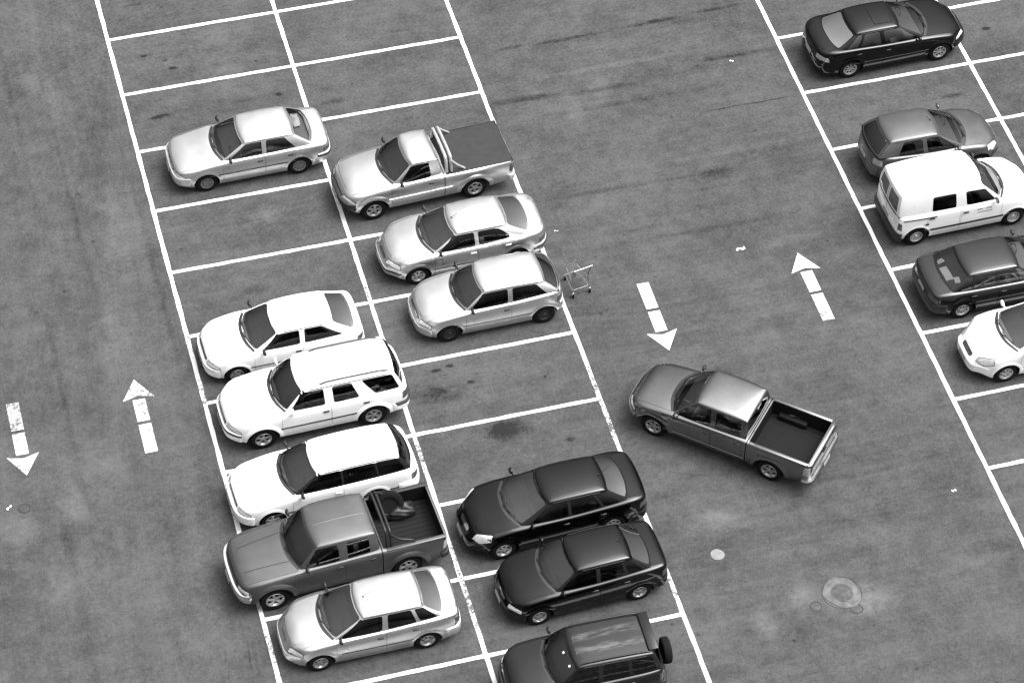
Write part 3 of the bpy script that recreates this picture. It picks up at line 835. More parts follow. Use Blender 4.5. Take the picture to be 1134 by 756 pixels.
spec('C8', paint='grey', L=5.0, W=1.76, wb=3.19, foh=.83, rw=.36, clear=.34, bump_z=.68, zs=[(0, .88), (.18, .96), (.7, 1.04), (1.4, 1.10), (3.4, 1.15), (3.6, 1.13), (5.0, 1.13)],
     zr=1.63, gh=(1.25, 1.80, 3.32, 3.38), tumble=.13, ws_bow=(.18, .12), rs_bow=(.03, .03), roof_crown=.04, wins=[(1.64, 1.94, 2.42, 2.40, .06), (2.61, 2.61, 3.15, 3.13, .06)], doors=[(1.32, 2.52), (2.54, 3.3)],
     bed=(3.46, 4.92), bed_depth=.46, crown=.05, crown_rear=.004, fbumper=('chrome', .50, .72, .07, .42), rbumper=('trim', .46, .60, .05, .2), nose_rake=.06, tail_rake=.01, headlight=hl(.05, .52, .74, .86, .2, .84, .74, .86),
     taillight=tl(5.0, .76, .74, 1.0, .1, 1.76), grille=(.46, .75, .87), wheel='alloy5', hood=(.14, 1.32), hood_ridges=[(.36, .44)], lip=.04, arch_gap=.08, bow_f=.10, tap_f=.12, bow_r=.01, tap_r=.02, plate_z=(.58, .53),
     seat_rows=[.35, -.5], ribs=[(2.0, 3.2, 0.)], hood_inset=.10, tail_mat='tailpale', side_glass='glassdark', glass='glass')
spec('C9', paint='silver', L=4.10, W=1.65, wb=2.49, foh=.76, rw=.29, zs=[(0, .60), (.2, .72), (.6, .81), (1.05, .885), (2.3, .93), (3.3, .985), (3.7, 1.0), (4.0, .975), (4.1, .90)],
     zr=1.30, gh=(.86, 1.68, 3.20, 3.68), tumble=.18, ws_bow=(.22, .14), rs_bow=(.12, .10), roof_crown=.045, wins=[(1.26, 1.80, 2.22, 2.26, .08), (2.35, 2.38, 3.02, 2.92, .06), (3.11, 3.0, 3.52, 3.22, .12)],
     doors=[(1.14, 2.28), (2.30, 3.1)], boot=(3.66, 4.0), bow_f=.18, tap_f=.24, nose_rake=.12, tail_rake=.04, headlight=hl(.09, .44, .54, .68, .34, .76, .58, .70), taillight=tl(4.1, .62, .66, .92, .10, 1.65),
     grille=(.20, .58, .63, 'chrome'), strips=[(1.25, 3.1, .52, .022, 1)], wheel='alloy6', hood=(.18, .93), antenna=(1.95, 0., .22, .7), fbumper=('body', .28, .5, .012, .5), rbumper=('body', .34, .58, .02, .5))
spec('C10', paint='black', L=4.46, W=1.73, wb=2.68, foh=.83, rw=.315, zs=[(0, .62), (.25, .78), (.7, .86), (1.2, .93), (2.4, .94), (3.5, .99), (4.0, 1.01), (4.35, .975), (4.46, .90)],
     zr=1.33, gh=(1.02, 1.88, 3.46, 4.0), tumble=.20, ws_bow=(.26, .17), rs_bow=(.16, .12), roof_crown=.05, dark_pillars=True, wins=[(1.58, 2.06, 2.48, 2.48, .07), (2.56, 2.55, 3.30, 3.12, .06), (3.36, 3.18, 3.76, 3.38, .1)],
     doors=[(1.36, 2.52), (2.54, 3.42)], boot=(3.98, 4.36), bow_f=.22, tap_f=.24, nose_rake=.15, tail_rake=.05, bow_r=.10, tap_r=.12, headlight=([(.14, .50, .62), (.26, .50, .76), (.62, .72, .82), (.52, .83, .72), (.24, .70, .62)], (-.55, -.35, -.75)),
     taillight=tl(4.44, .58, .72, .88, .22, 1.73, (.7, -.6, -.4)), grille=(.24, .62, .71, 'chrome'), wheel='alloy6', hood=(.26, 1.1), antenna=(3.35, .1, .35, .75), handle='black', mirror='black', side_glass='glassdark', rear_glass='glass')
spec('C11', paint='black', L=3.95, W=1.62, wb=2.43, foh=.75, rw=.285, zs=[(0, .66), (.2, .76), (.6, .84), (1.1, .905), (2.3, .94), (3.3, .985), (3.8, .98), (3.95, .92)],
     zr=1.33, gh=(.98, 1.62, 3.06, 3.56), tumble=.17, ws_bow=(.2, .13), rs_bow=(.12, .10), roof_crown=.045, dark_pillars=True, wins=[(1.36, 1.74, 2.18, 2.20, .06), (2.27, 2.29, 2.88, 2.81, .06), (2.95, 2.87, 3.32, 3.04, .1)],
     doors=[(1.2, 2.24), (2.26, 3.0)], boot=(3.54, 3.88), bow_f=.14, tap_f=.2, nose_rake=.09, tail_rake=.04, headlight=hl(.06, .46, .56, .68, .26, .77, .56, .68), taillight=tl(3.95, .58, .68, .86, .14, 1.62),
     grille=(.28, .60, .67), wheel='alloy6', hood=(.16, 1.04), handle='black', mirror='black', side_glass='glassdark', rear_glass='glass', antenna=(2.85, 0., .22, .8))
spec('C12', paint='blackdull', L=3.62, W=1.69, wb=2.38, foh=.76, rw=.325, clear=.28, bump_z=.6, zs=[(0, .82), (.2, .92), (.6, .98), (.95, 1.01), (2, 1.03), (3.4, 1.06), (3.62, 1.0)],
     zr=1.52, gh=(.88, 1.42, 3.30, 3.50), tumble=.14, ws_bow=(.18, .13), rs_bow=(.08, .08), roof_crown=.04, drop_r=.03, wins=[(1.26, 1.56, 2.0, 2.0, .06), (2.10, 2.10, 2.72, 2.68, .06), (2.80, 2.76, 3.34, 3.24, .06)],
     doors=[(1.04, 2.04), (2.06, 2.86)], rails=(1.55, 3.25, .54), rail_mat='trim', headlight=hl(.06, .48, .70, .82, .22, .80, .70, .82), taillight=tl(3.62, .70, .74, .98, .12, 1.69), grille=(.34, .72, .80),
     fbumper=('trim', .40, .62, .04, .5), rbumper=('trim', .42, .62, .05, .5), wheel='alloy5', hood=(.14, .95), lip=.03, handle='black', side_glass='glassdark', rear_glass='glassdark')
spec('C13', paint='greysilver', L=4.915, W=1.70, wb=3.05, foh=.822, rw=.335, clear=.32, bump_z=.62, zs=[(0, .74), (.18, .83), (.7, .92), (1.15, .975), (3.2, 1.03), (3.35, 1.02), (4.86, 1.02)],
     zr=1.50, gh=(1.0, 1.66, 3.14, 3.20), tumble=.15, ws_bow=(.22, .15), rs_bow=(.03, .03), roof_crown=.045, wins=[(1.40, 1.82, 2.26, 2.22, .06), (2.38, 2.36, 3.04, 3.0, .06)], doors=[(1.18, 2.31), (2.33, 3.12)],
     bed=(3.28, 4.80), bed_depth=.45, crown=.07, crown_rear=.004, fbumper=('greysilver', .40, .62, .02, .45), rbumper=('greysilver', .44, .58, .10, .2), nose_rake=.10, tail_rake=.01,
     headlight=hl(.08, .40, .66, .76, .28, .80, .66, .75), taillight=tl(4.86, .74, .66, .94, .1, 1.70), grille=(.36, .66, .72), strips=[(1.1, 3.2, .46, .045, 0)], wheel='alloy5', hood=(.2, 1.05), hood_ridges=[], lip=.035, arch_gap=.08,
     bow_r=.01, tap_r=.02, plate_z=(.5, .51), seat_rows=[.52, -.35], hood_inset=.14, glass='glassclear', side_glass='glass', tail_mat='tailpale')
spec('C14', paint='black', L=4.42, W=1.72, wb=2.6, foh=.88, rw=.31, near='R', zs=[(0, .60), (.2, .73), (.6, .82), (1.25, .89), (2.5, .93), (3.5, .97), (4.0, .975), (4.3, .94), (4.42, .86)],
     zr=1.29, gh=(1.08, 1.94, 3.32, 3.92), tumble=.20, ws_bow=(.24, .16), rs_bow=(.16, .12), roof_crown=.05, wins=[(1.58, 2.10, 2.50, 2.54, .07), (2.62, 2.65, 3.22, 3.06, .06), (3.30, 3.13, 3.62, 3.26, .12)],
     doors=[(1.36, 2.56), (2.58, 3.4)], boot=(3.9, 4.32), bow_f=.22, tap_f=.24, nose_rake=.14, tail_rake=.05, bow_r=.12, tap_r=.14, headlight=hl(.12, .44, .55, .68, .40, .78, .60, .70), taillight=tl(4.4, .46, .70, .84, .18, 1.72),
     grille=(.26, .58, .64), wheel='alloy8', hood=(.22, 1.15), sunroof=(2.22, 2.72, .37), handle='black', mirror='black', strips=[(1.2, 3.6, .52, .03, 1)], side_glass='glass', rear_glass='glass', tail_mat='tailpale')
spec('C15', paint='darkgrey', L=3.66, W=1.63, wb=2.37, foh=.70, rw=.29, near='R', zs=[(0, .62), (.2, .75), (.6, .83), (1.05, .895), (2.3, .93), (3.3, .975), (3.6, .95), (3.66, .88)],
     zr=1.33, gh=(.90, 1.70, 3.18, 3.54), tumble=.18, ws_bow=(.22, .15), rs_bow=(.12, .10), roof_crown=.045, wins=[(1.36, 1.84, 2.15, 2.19, .08), (2.27, 2.30, 2.98, 2.80, .08)], doors=[(1.16, 2.20), (2.22, 3.0)],
     bow_f=.2, tap_f=.25, nose_rake=.13, tail_rake=.04, bow_r=.14, tap_r=.16, headlight=([(.10, .46, .58), (.22, .46, .72), (.52, .70, .80), (.44, .79, .70), (.20, .66, .60)], (-.6, -.4, -.7)), taillight=tl(3.66, .56, .72, .92, .16, 1.63, (.75, -.6, -.25)),
     grille=(.26, .58, .64), wheel='cap', hood=(.2, .97), handle='darkgrey', mirror='darkgrey', rs_a=(.88, .86), rear_glass='glassdark', tail_mat='tailpale', antenna=(1.9, 0, .2, .6))
spec('C16', paint='white', L=4.06, W=1.70, wb=2.69, foh=.80, rw=.295, near='R', clear=.22, zs=[(0, .64), (.3, .84), (.7, .93), (1.1, .985), (2.3, 1.01), (3.9, 1.03), (4.06, 1.02)],
     zr=1.68, gh=(.92, 1.66, 3.96, 4.04), tumble=.13, ws_bow=(.26, .2), rs_bow=(.06, .07), roof_crown=.045, drop_r=.06, drop_f=.08, wins=[(1.40, 1.72, 2.17, 2.22, .10), (2.46, 2.49, 3.12, 3.12, .06)], doors=[(1.2, 2.32), (2.36, 3.25)],
     rear_panes=[(-.86, -.1, -.84, -.1), (.1, .86, .1, .84)], rs_v=(.10, .86), side_v=(.04, .70), ws_v=(.04, .93), bow_f=.22, tap_f=.24, nose_rake=.18, tail_rake=.01, bow_r=.04, tap_r=.06, headlight=hl(.12, .44, .60, .74, .44, .80, .66, .80),
     taillight=tl(4.06, .74, .62, .86, .06, 1.70), grille=(.3, .58, .64), strips=[(.95, 3.3, .50, .07, 1), (3.0, 3.9, .93, .03, 1)], wheel='steelpale', hood=(.26, 1.0), fbumper=('trim', .28, .52, .02, .5), rbumper=('trim', .24, .50, .05, .5), drip=False, lip=.012, side_glass='glassdark', seat_rows=[.3, -.7])
spec('C17', paint='charcoal', L=4.28, W=1.67, wb=2.57, foh=.86, rw=.29, near='R', zs=[(0, .66), (.15, .72), (.7, .80), (1.2, .865), (2.4, .89), (3.7, .905), (4.15, .875), (4.28, .84)],
     zr=1.26, gh=(1.1, 1.86, 3.30, 3.80), tumble=.165, ws_bow=(.18, .12), rs_bow=(.14, .10), roof_crown=.04, wins=[(1.56, 2.02, 2.48, 2.50, .06), (2.58, 2.60, 3.18, 3.08, .06), (3.26, 3.15, 3.60, 3.30, .08)], doors=[(1.32, 2.52), (2.54, 3.3)],
     boot=(3.78, 4.2), bow_f=.1, tap_f=.13, nose_rake=.05, tail_rake=.03, headlight=hl(.03, .46, .56, .67, .22, .8, .56, .67), taillight=tl(4.28, .40, .64, .80), grille=(.36, .58, .65), fbumper=('trim', .32, .56, .035, .5), rbumper=('trim', .36, .60, .04, .5),
     strips=[(.9, 3.3, .54, .035, 1)], wheel='alloy8', glass='glassclear', side_glass='glass', rear_glass='glassclear', shelf='trim', hood=(.12, 1.15))
spec('C18', paint='white', L=4.28, W=1.69, wb=2.5, foh=.86, rw=.295, zs=[(0, .58), (.25, .74), (.65, .83), (1.05, .90), (2.3, .93), (3.4, .98), (3.8, .99), (4.2, .95), (4.28, .88)],
     zr=1.31, gh=(.86, 1.72, 3.24, 3.78), tumble=.19, ws_bow=(.24, .16), rs_bow=(.14, .10), roof_crown=.05, wins=[(1.32, 1.86, 2.30, 2.32, .08), (2.42, 2.42, 3.2, 2.98, .1)], doors=[(1.18, 2.36), (2.38, 3.2)], boot=(3.76, 4.18),
     bow_f=.24, tap_f=.26, nose_rake=.16, tail_rake=.05, headlight=([(.15, .44, .58), (.24, .44, .70), (.56, .70, .79), (.48, .80, .69), (.26, .66, .60)], (-.6, -.4, -.7)), taillight=tl(4.28, .56, .68, .86, .14, 1.69), grille=(.24, .56, .65),
     wheel='alloy6', hood=(.24, .94), mirror='white', handle='white')

PLACE = [
    ('C1', 'sedan_car', (2.73, -5.64), -179, 'boxy silver white four door sedan parked alone in its bay, nose to the left aisle', 'car', 'vehicles parked in the double bay rows'),
    ('C2', 'pickup_truck', (6.80, -7.66), -177, 'silver single cab pickup with dark tonneau cover and bright roll bar', 'pickup', 'vehicles parked in the double bay rows'),
    ('C3', 'sedan_car', (7.30, -10.23), -179, 'rounded silver sedan between the single cab pickup and the small hatchback', 'car', 'vehicles parked in the double bay rows'),
    ('C4', 'hatchback_car', (7.52, -12.38), -179.4, 'pale silver two door hatchback parked beside the shopping cart', 'car', 'vehicles parked in the double bay rows'),
    ('C5', 'coupe_car', (2.13, -12.37), -179, 'white two door fastback car parked just beyond the tall white off-roader', 'car', 'vehicles parked in the double bay rows'),
    ('C6', 'sport_utility_vehicle', (2.45, -14.56), -178.5, 'tall white four door off-roader with roof rails and black rubbing strips', 'off-roader', 'vehicles parked in the double bay rows'),
    ('C7', 'station_wagon', (2.02, -17.06), -177.8, 'white station wagon with a black band of side windows under a white roof', 'car', 'vehicles parked in the double bay rows'),
    ('C8', 'pickup_truck', (1.90, -19.32), -177, 'dull grey double cab pickup with black roll bar, open bed and chrome front bumper', 'pickup', 'vehicles parked in the double bay rows'),
    ('C9', 'sedan_car', (2.22, -21.41), -179.9, 'silver rounded sedan with three side windows parked beside the grey double cab pickup', 'car', 'vehicles parked in the double bay rows'),
    ('C10', 'sedan_car', (7.13, -19.27), -178, 'glossy black large sedan with big clear headlights, longer of two black sedans', 'car', 'vehicles parked in the double bay rows'),
    ('C11', 'sedan_car', (7.29, -21.37), -177.4, 'small black sedan with silver wheels parked between the larger black sedan and the dark off-roader', 'car', 'vehicles parked in the double bay rows'),
    ('C12', 'sport_utility_vehicle', (6.70, -24.07), 178.5, 'dark compact off-roader with worn roof and spare wheel on its tail', 'off-roader', 'vehicles parked in the double bay rows'),
    ('C13', 'pickup_truck', (11.97, -17.80), 138, 'grey silver double cab pickup with empty open bed driving across the aisle', 'pickup', None),
    ('C14', 'sedan_car', (20.50, -5.66), 1.2, 'black sedan with a closed sunroof, alone between empty bays', 'car', 'vehicles parked in the far bay row'),
    ('C15', 'hatchback_car', (20.10, -9.96), -.8, 'dark grey hatchback parked beside the white van', 'car', 'vehicles parked in the far bay row'),
    ('C16', 'delivery_van', (20.07, -12.08), 1.0, 'white high roofed delivery van with two rear door windows', 'van', 'vehicles parked in the far bay row'),
    ('C17', 'sedan_car', (20.25, -14.83), 0., 'charcoal square sedan with white papers on its rear shelf', 'car', 'vehicles parked in the far bay row'),
    ('C18', 'sedan_car', (20.49, -17.11), 180, 'white rounded sedan facing out of its bay beside the charcoal sedan', 'car', 'vehicles parked in the far bay row'),
]
def reseat(key, e):
    S = CARS[key]; S['zs'] = [(d if d < .3 else d - e, z) for d, z in S['zs']]; S['gh'] = tuple(d - e for d in S['gh'])
    S['wins'] = [tuple(v - e if i < 4 else v for i, v in enumerate(w)) for w in S['wins']]; S['doors'] = [(a - e, b - e) for a, b in S['doors']]
    S['boot'] = tuple(d - e for d in S['boot']); S['hood'] = (S['hood'][0], S['hood'][1] - e)
reseat('C10', .06); reseat('C11', .05)
BUILT = {}
ONLY = None
for key, nm, loc, hd, label, cat, grp in PLACE:
    if ONLY and key not in ONLY: continue
    res = vehicle(nm, loc, hd, CARS[key]); BUILT[key] = res
    tag(res[0], label, cat, grp)

# ------------------------------------------------------------------ special parts
def bx(key, d): return BUILT[key][1].xf - d
if 'C2' in BUILT:   # tonneau cover and chrome roll bar
    root, tub, hs, bvh = BUILT['C2']; h = tub.h
    q = MB(); x0, x1 = bx('C2', 2.98), bx('C2', 4.56); z = 1.012; w = h - .075
    rows = []
    for i in range(13):
        y = lerp(-w, w, i / 12); e = abs(y) / w
        rows.append([(lerp(x0, x1, j / 12), y, z + .022 * (1 - e ** 6) + .005 * math.sin(j * .9 + i * .4)) for j in range(13)])
    q.grid(rows)
    rim = [(x0, -w, z), (x1, -w, z), (x1, w, z), (x0, w, z)]
    q.tube([(a, b, z + .006) for a, b, _ in rim], .016, 1, 6, True)
    q.build('tonneau_cover', [M['vinyl'], M['trim']], root, 50)
    q = MB()
    q.box(((bx('C2', 2.74) + x0) / 2, 0, 1.006), (x0 - bx('C2', 2.74) if False else .21, 2 * w, .02), 0, None, .004); q.build('bed_front', [M['liner']], root)
    for dd in (2.80, 2.93):
        q = MB(); yb = h - .17
        q.tube(chaikin([(bx('C2', dd), -yb, 1.0), (bx('C2', dd), -yb + .08, 1.42), (bx('C2', dd), -yb + .22, 1.47), (bx('C2', dd), yb - .22, 1.47), (bx('C2', dd), yb - .08, 1.42), (bx('C2', dd), yb, 1.0)], 2, False), .043, 0, 10)
        q.build('roll_bar', [M['bead']], root, 60)
    for sg in (-1, 1):
        q = MB(); q.tube([(bx('C2', 2.93), sg * (h - .20), 1.36), (bx('C2', 3.08), sg * (h - .17), 1.20), (bx('C2', 3.28), sg * (h - .15), 1.03)], .03, 0, 10)
        q.build('roll_bar_brace', [M['bead']], root, 60)
if 'C8' in BUILT:   # black roll bar, bed caps, bed load
    root, tub, hs, bvh = BUILT['C8']; h = tub.h
    for dd, ht in ((3.56, 1.60), (3.66, 1.58)):
        q = MB(); yb = h - .17
        q.tube(chaikin([(bx('C8', dd), -yb, 1.10), (bx('C8', dd), -yb + .06, ht - .06), (bx('C8', dd), -yb + .2, ht), (bx('C8', dd), yb - .2, ht), (bx('C8', dd), yb - .06, ht - .06), (bx('C8', dd), yb, 1.10)], 2, False), .033, 0, 10)
        q.build('roll_bar', [M['trim']], root, 60)
    for sg in (-1, 1):
        q = MB(); q.tube(chaikin([(bx('C8', 3.66), sg * (h - .22), 1.48), (bx('C8', 3.85), sg * (h - .18), 1.28), (bx('C8', 4.15), sg * (h - .13), 1.22), (bx('C8', 4.22), sg * (h - .12), 1.13)], 2, False), .03, 0, 10)
        q.build('roll_bar_brace', [M['trim']], root, 60)
    for sg in (-1, 1):
        q = MB(); q.box((bx('C8', 4.24), sg * (h - .075), 1.143), (1.44, .10, .025), 0, None, .01); q.build('bed_rail', [M['trim'] if sg < 0 else M['grey']], root)
    for k in range(4):
        pass
def bed_floor(key, d0, d1, z, root, h):
    q = MB(); n = 44; rows = []
    for i in range(n + 1):
        y = lerp(-h, h, i / n); rows.append([(bx(key, d0), y, z + (.012 if i % 4 < 2 else 0)), (bx(key, d1), y, z + (.012 if i % 4 < 2 else 0))])
    q.grid(rows); q.build('bed_liner', [M['liner']], root, 20)
if 'C8' in BUILT: bed_floor('C8', 3.47, 4.91, .68, BUILT['C8'][0], BUILT['C8'][1].h - .14)
if 'C13' in BUILT:
    root, tub, hs, bvh = BUILT['C13']; h = tub.h
    bed_floor('C13', 3.29, 4.79, .58, root, h - .14)
    for sg in (-1, 1):   # humps over the wheels
        q = MB(); q.box((bx('C13', 3.85), sg * (h - .2), .66), (.75, .16, .18), 0, None, .05); q.build('wheel_housing', [M['liner']], root, 40)
        q = MB(); q.box((bx('C13', 4.04), sg * (h - .075), 1.033), (1.5, .09, .025), 0, None, .01); q.build('bed_rail', [P('greysilver')], root)
    q = MB(); q.box((bx('C13', 4.835), 0, 1.032), (.05, 1.5, .024), 0, None, .008); q.build('tailgate_rail', [P('greysilver')], root)
    q = MB(); x = tub.xr - .006; rl = [(x, -.74, .62), (x, .74, .62), (x, .74, .98), (x, -.74, .98)]
    q.tube(rl, .006, 0, 5, True); q.box((x - .006, 0, .86), (.02, .18, .06), 0, None, .006); q.build('tailgate_trim', [M['seam']], root)
    q = MB(); q.box((hs.xrt - .02, 0, 1.50), (.04, .2, .03), 0, None, .008); q.build('brake_lamp', [M['tail']], root)
if 'C12' in BUILT:  # spare wheel on tail gate
    root, tub, hs, bvh = BUILT['C12']
    hub, tyre, rim = wheel_meshes(.31, 'alloy5')
    o = new_obj('spare_wheel', hub, root); o.location = (tub.xr - .10, .12, .90); o.rotation_euler = (0, 0, R_(90))
    for nm, me in (('tyre', tyre),): new_obj(nm, me, o)
    q = MB(); q.lathe([(.0001, .1), (.17, .1), (.2, .09), (.215, .06)], 0, 28); c = q.build('wheel_cover', [M['trim']], o, 40)
    q = MB(); q.box((bx('C12', 3.30), 0, 1.60), (.22, 1.05, .03), 0, Matrix.Rotation(R_(5), 3, 'Y'), .012); q.build('roof_spoiler', [P('blackdull')], root)
    bv2 = BVHTree.FromObject(next(o for o in root.children if o.name.startswith('body')), bpy.context.evaluated_depsgraph_get()); c2 = Caster(bv2, (0, 0, -1))
    mw_, nt_, b_ = mat('peeling_roof_paint'); tc_ = N(nt_, 'ShaderNodeTexCoord')
    n1_ = noise(nt_, tc_.outputs['Object'], 3.2, 7., .72, (.55, 2.4, 1)); n2_ = noise(nt_, tc_.outputs['Object'], 9., 5., .7, (.6, 1.5, 1))
    sp_ = N(nt_, 'ShaderNodeSeparateXYZ'); nt_.links.new(tc_.outputs['Object'], sp_.inputs[0])
    bandm = mr(nt_, math_node(nt_, 'ABSOLUTE', math_node(nt_, 'SUBTRACT', math_node(nt_, 'ABSOLUTE', sp_.outputs[1]), .20)), .03, .17, 1., 0., True)
    v_ = math_node(nt_, 'ADD', n1_, math_node(nt_, 'MULTIPLY', n2_, .35)); k_ = math_node(nt_, 'MULTIPLY', mr(nt_, v_, .62, .78, 0., 1.), bandm)
    nt_.links.new(mr(nt_, k_, 0., 1., .014, .085), b_.inputs['Base Color']); b_.inputs['Roughness'].default_value = .38; b_.inputs['Specular IOR Level'].default_value = .4
    q = MB(); patch(q, c2, [(bx('C12', 1.62), -.50, 0), (bx('C12', 1.58), 0, 0), (bx('C12', 1.62), .50, 0), (bx('C12', 3.16), .50, 0), (bx('C12', 3.16), -.50, 0)], .004, 10, 10, .06); q.build('roof_panel', [mw_], root, 60)
    for (d, y) in ((1.32, .03), (1.32, .42)):
        q = MB(); p = hs.front(y / .6, .82); n = 8
        q.box(p + Vector((.004, 0, .008)), (.05, .06, .006), 0, Matrix.Rotation(R_(40), 3, 'Y'), .002); q.build('windshield_sticker', [M['paper']], root)
if 'C16' in BUILT:
    root, tub, hs, bvh = BUILT['C16']
    cs_ = Caster(bvh, (0, 1, 0)); q = MB()
    def mark(d, z, w_, hh): patch(q, cs_, [(bx('C16', d), 0, z), (bx('C16', d + w_), 0, z), (bx('C16', d + w_), 0, z + hh), (bx('C16', d), 0, z + hh)], .006, 2, 2, 0)
    for d in (1.50, 1.56, 1.61, 1.75, 1.80, 1.85): mark(d, .86 + (.012 if d in (1.56, 1.8) else 0), .035, .035)
    for k in range(9): mark(1.47 + k * .047, .77 + .006 * (k % 2), .034, .022)
    q.build('door_lettering', [M['trim']], root)
    q = MB(); p = cs_.hit(cs_.flat((bx('C16', 3.25), 0, .72)), .01); q.box(p, (.09, .03, .05), 0, None, .01); q.build('sliding_door_handle', [M['trim']], root)
    cr_ = Caster(bvh, (1, 0, 0)); q = MB()
    ribbon(q, cr_, [(0, 0, .5), (0, 0, 1.0)], .014, .006); q.build('rear_door_gap', [M['seam']], root)
    q = MB()
    for t in range(9):
        pass
    q.tube([hs.front(0, t / 10, True) + Vector((-.002, 0, 0)) for t in range(0, 10)], .006, 0, 5); q.build('rear_door_seal', [M['seam']], root)

# ------------------------------------------------------------------ things inside cars
def world_of(key, p):
    r = BUILT[key][0]; return Matrix.Translation(r.location) @ Matrix.Rotation(r.rotation_euler.z, 4, 'Z') @ Vector(p)
if 'C17' in BUILT:   # papers on the shelf
    tub, hs = BUILT['C17'][1:3]
    rx = hs.front(0, .03, True).x; z = tub.zs(rx) - .02
    for i, (dx_, y, w_, d_, rz, lab) in enumerate(((.20, -.02, .46, .20, 4, 'large white paper sheet on the rear shelf of the charcoal sedan'), (.38, -.30, .20, .14, -8, 'small white paper nearer the seats on the rear shelf of the charcoal sedan'), (.20, .42, .12, .20, 20, 'narrow white paper at the far corner of the rear shelf of the charcoal sedan'))):
        q = MB(); rows = []
        for a in range(5):
            rows.append([(lerp(-d_, d_, a / 4) / 2 * 1., lerp(-w_, w_, b / 5) / 2, .006 * math.sin(a * 1.3 + b)) for b in range(6)])
        q.grid(rows); low = [[(p[0], p[1], p[2] - .012) for p in r] for r in rows]; q.grid(low)
        o = q.build('paper_sheet', [M['paper']], None, 60); w3 = world_of('C17', (rx + dx_, y, z + .022)); o.location = w3; o.rotation_euler = (0, R_(-3), BUILT['C17'][0].rotation_euler.z + R_(rz)); tag(o, lab, 'paper', 'papers on the charcoal sedan shelf')
if 'C1' in BUILT:
    tub, hs = BUILT['C1'][1:3]
    rx = hs.front(0, .03, True).x; z = tub.zs(rx)
    q = MB()
    bm = bmesh.new(); bmesh.ops.create_icosphere(bm, subdivisions=3, radius=1.); rr = random.Random(4)
    for v in bm.verts:
        n = v.co.normalized(); v.co = n * (1 + .14 * math.sin(n.x * 5 + 1) * math.cos(n.y * 4) + .06 * math.sin(n.z * 9 + n.y * 7)); v.co.z = max(v.co.z, -.55)
    bmesh.ops.scale(bm, vec=(.13, .26, .09), verts=bm.verts); q.bm(bm)
    o = q.build('crumpled_bag', [plain('bag_plastic', .32, .6)], None, 70); o.location = world_of('C1', (rx + .34, -.28, z + .02)); tag(o, 'crumpled pale bag on the rear shelf of the boxy silver sedan', 'bag')

if 'C8' in BUILT:
    h = BUILT['C8'][1].h
    hub, tyre, rim = wheel_meshes(.35, 'alloy5')
    o = new_obj('spare_wheel', hub); o.location = world_of('C8', (bx('C8', 3.98), -(h - .33), 1.02)); o.rotation_euler = (R_(-28), 0, BUILT['C8'][0].rotation_euler.z + R_(172))
    for nm, me in (('tyre', tyre), ('rim', rim)): new_obj(nm, me, o)
    tag(o, 'spare wheel leaning inside the bed of the dull grey double cab pickup', 'wheel')
    q = MB(); bm = bmesh.new(); bmesh.ops.create_icosphere(bm, subdivisions=4, radius=1.); rr = random.Random(12)
    for v in bm.verts:
        n = v.co.normalized(); f = 1 + .16 * math.sin(n.x * 4 + 1) * math.cos(n.y * 5) + .05 * math.sin(n.z * 11 + n.y * 8 + n.x * 6); v.co = n * f; v.co.z = max(v.co.z, -.5)
    bmesh.ops.scale(bm, vec=(.34, .22, .22), verts=bm.verts); q.bm(bm)
    o = q.build('cargo_bag', [M['trim']], None, 70); o.location = world_of('C8', (bx('C8', 4.25), -(h - .40), .80)); tag(o, 'slack black bag beside the spare wheel in the grey pickup bed', 'bag')
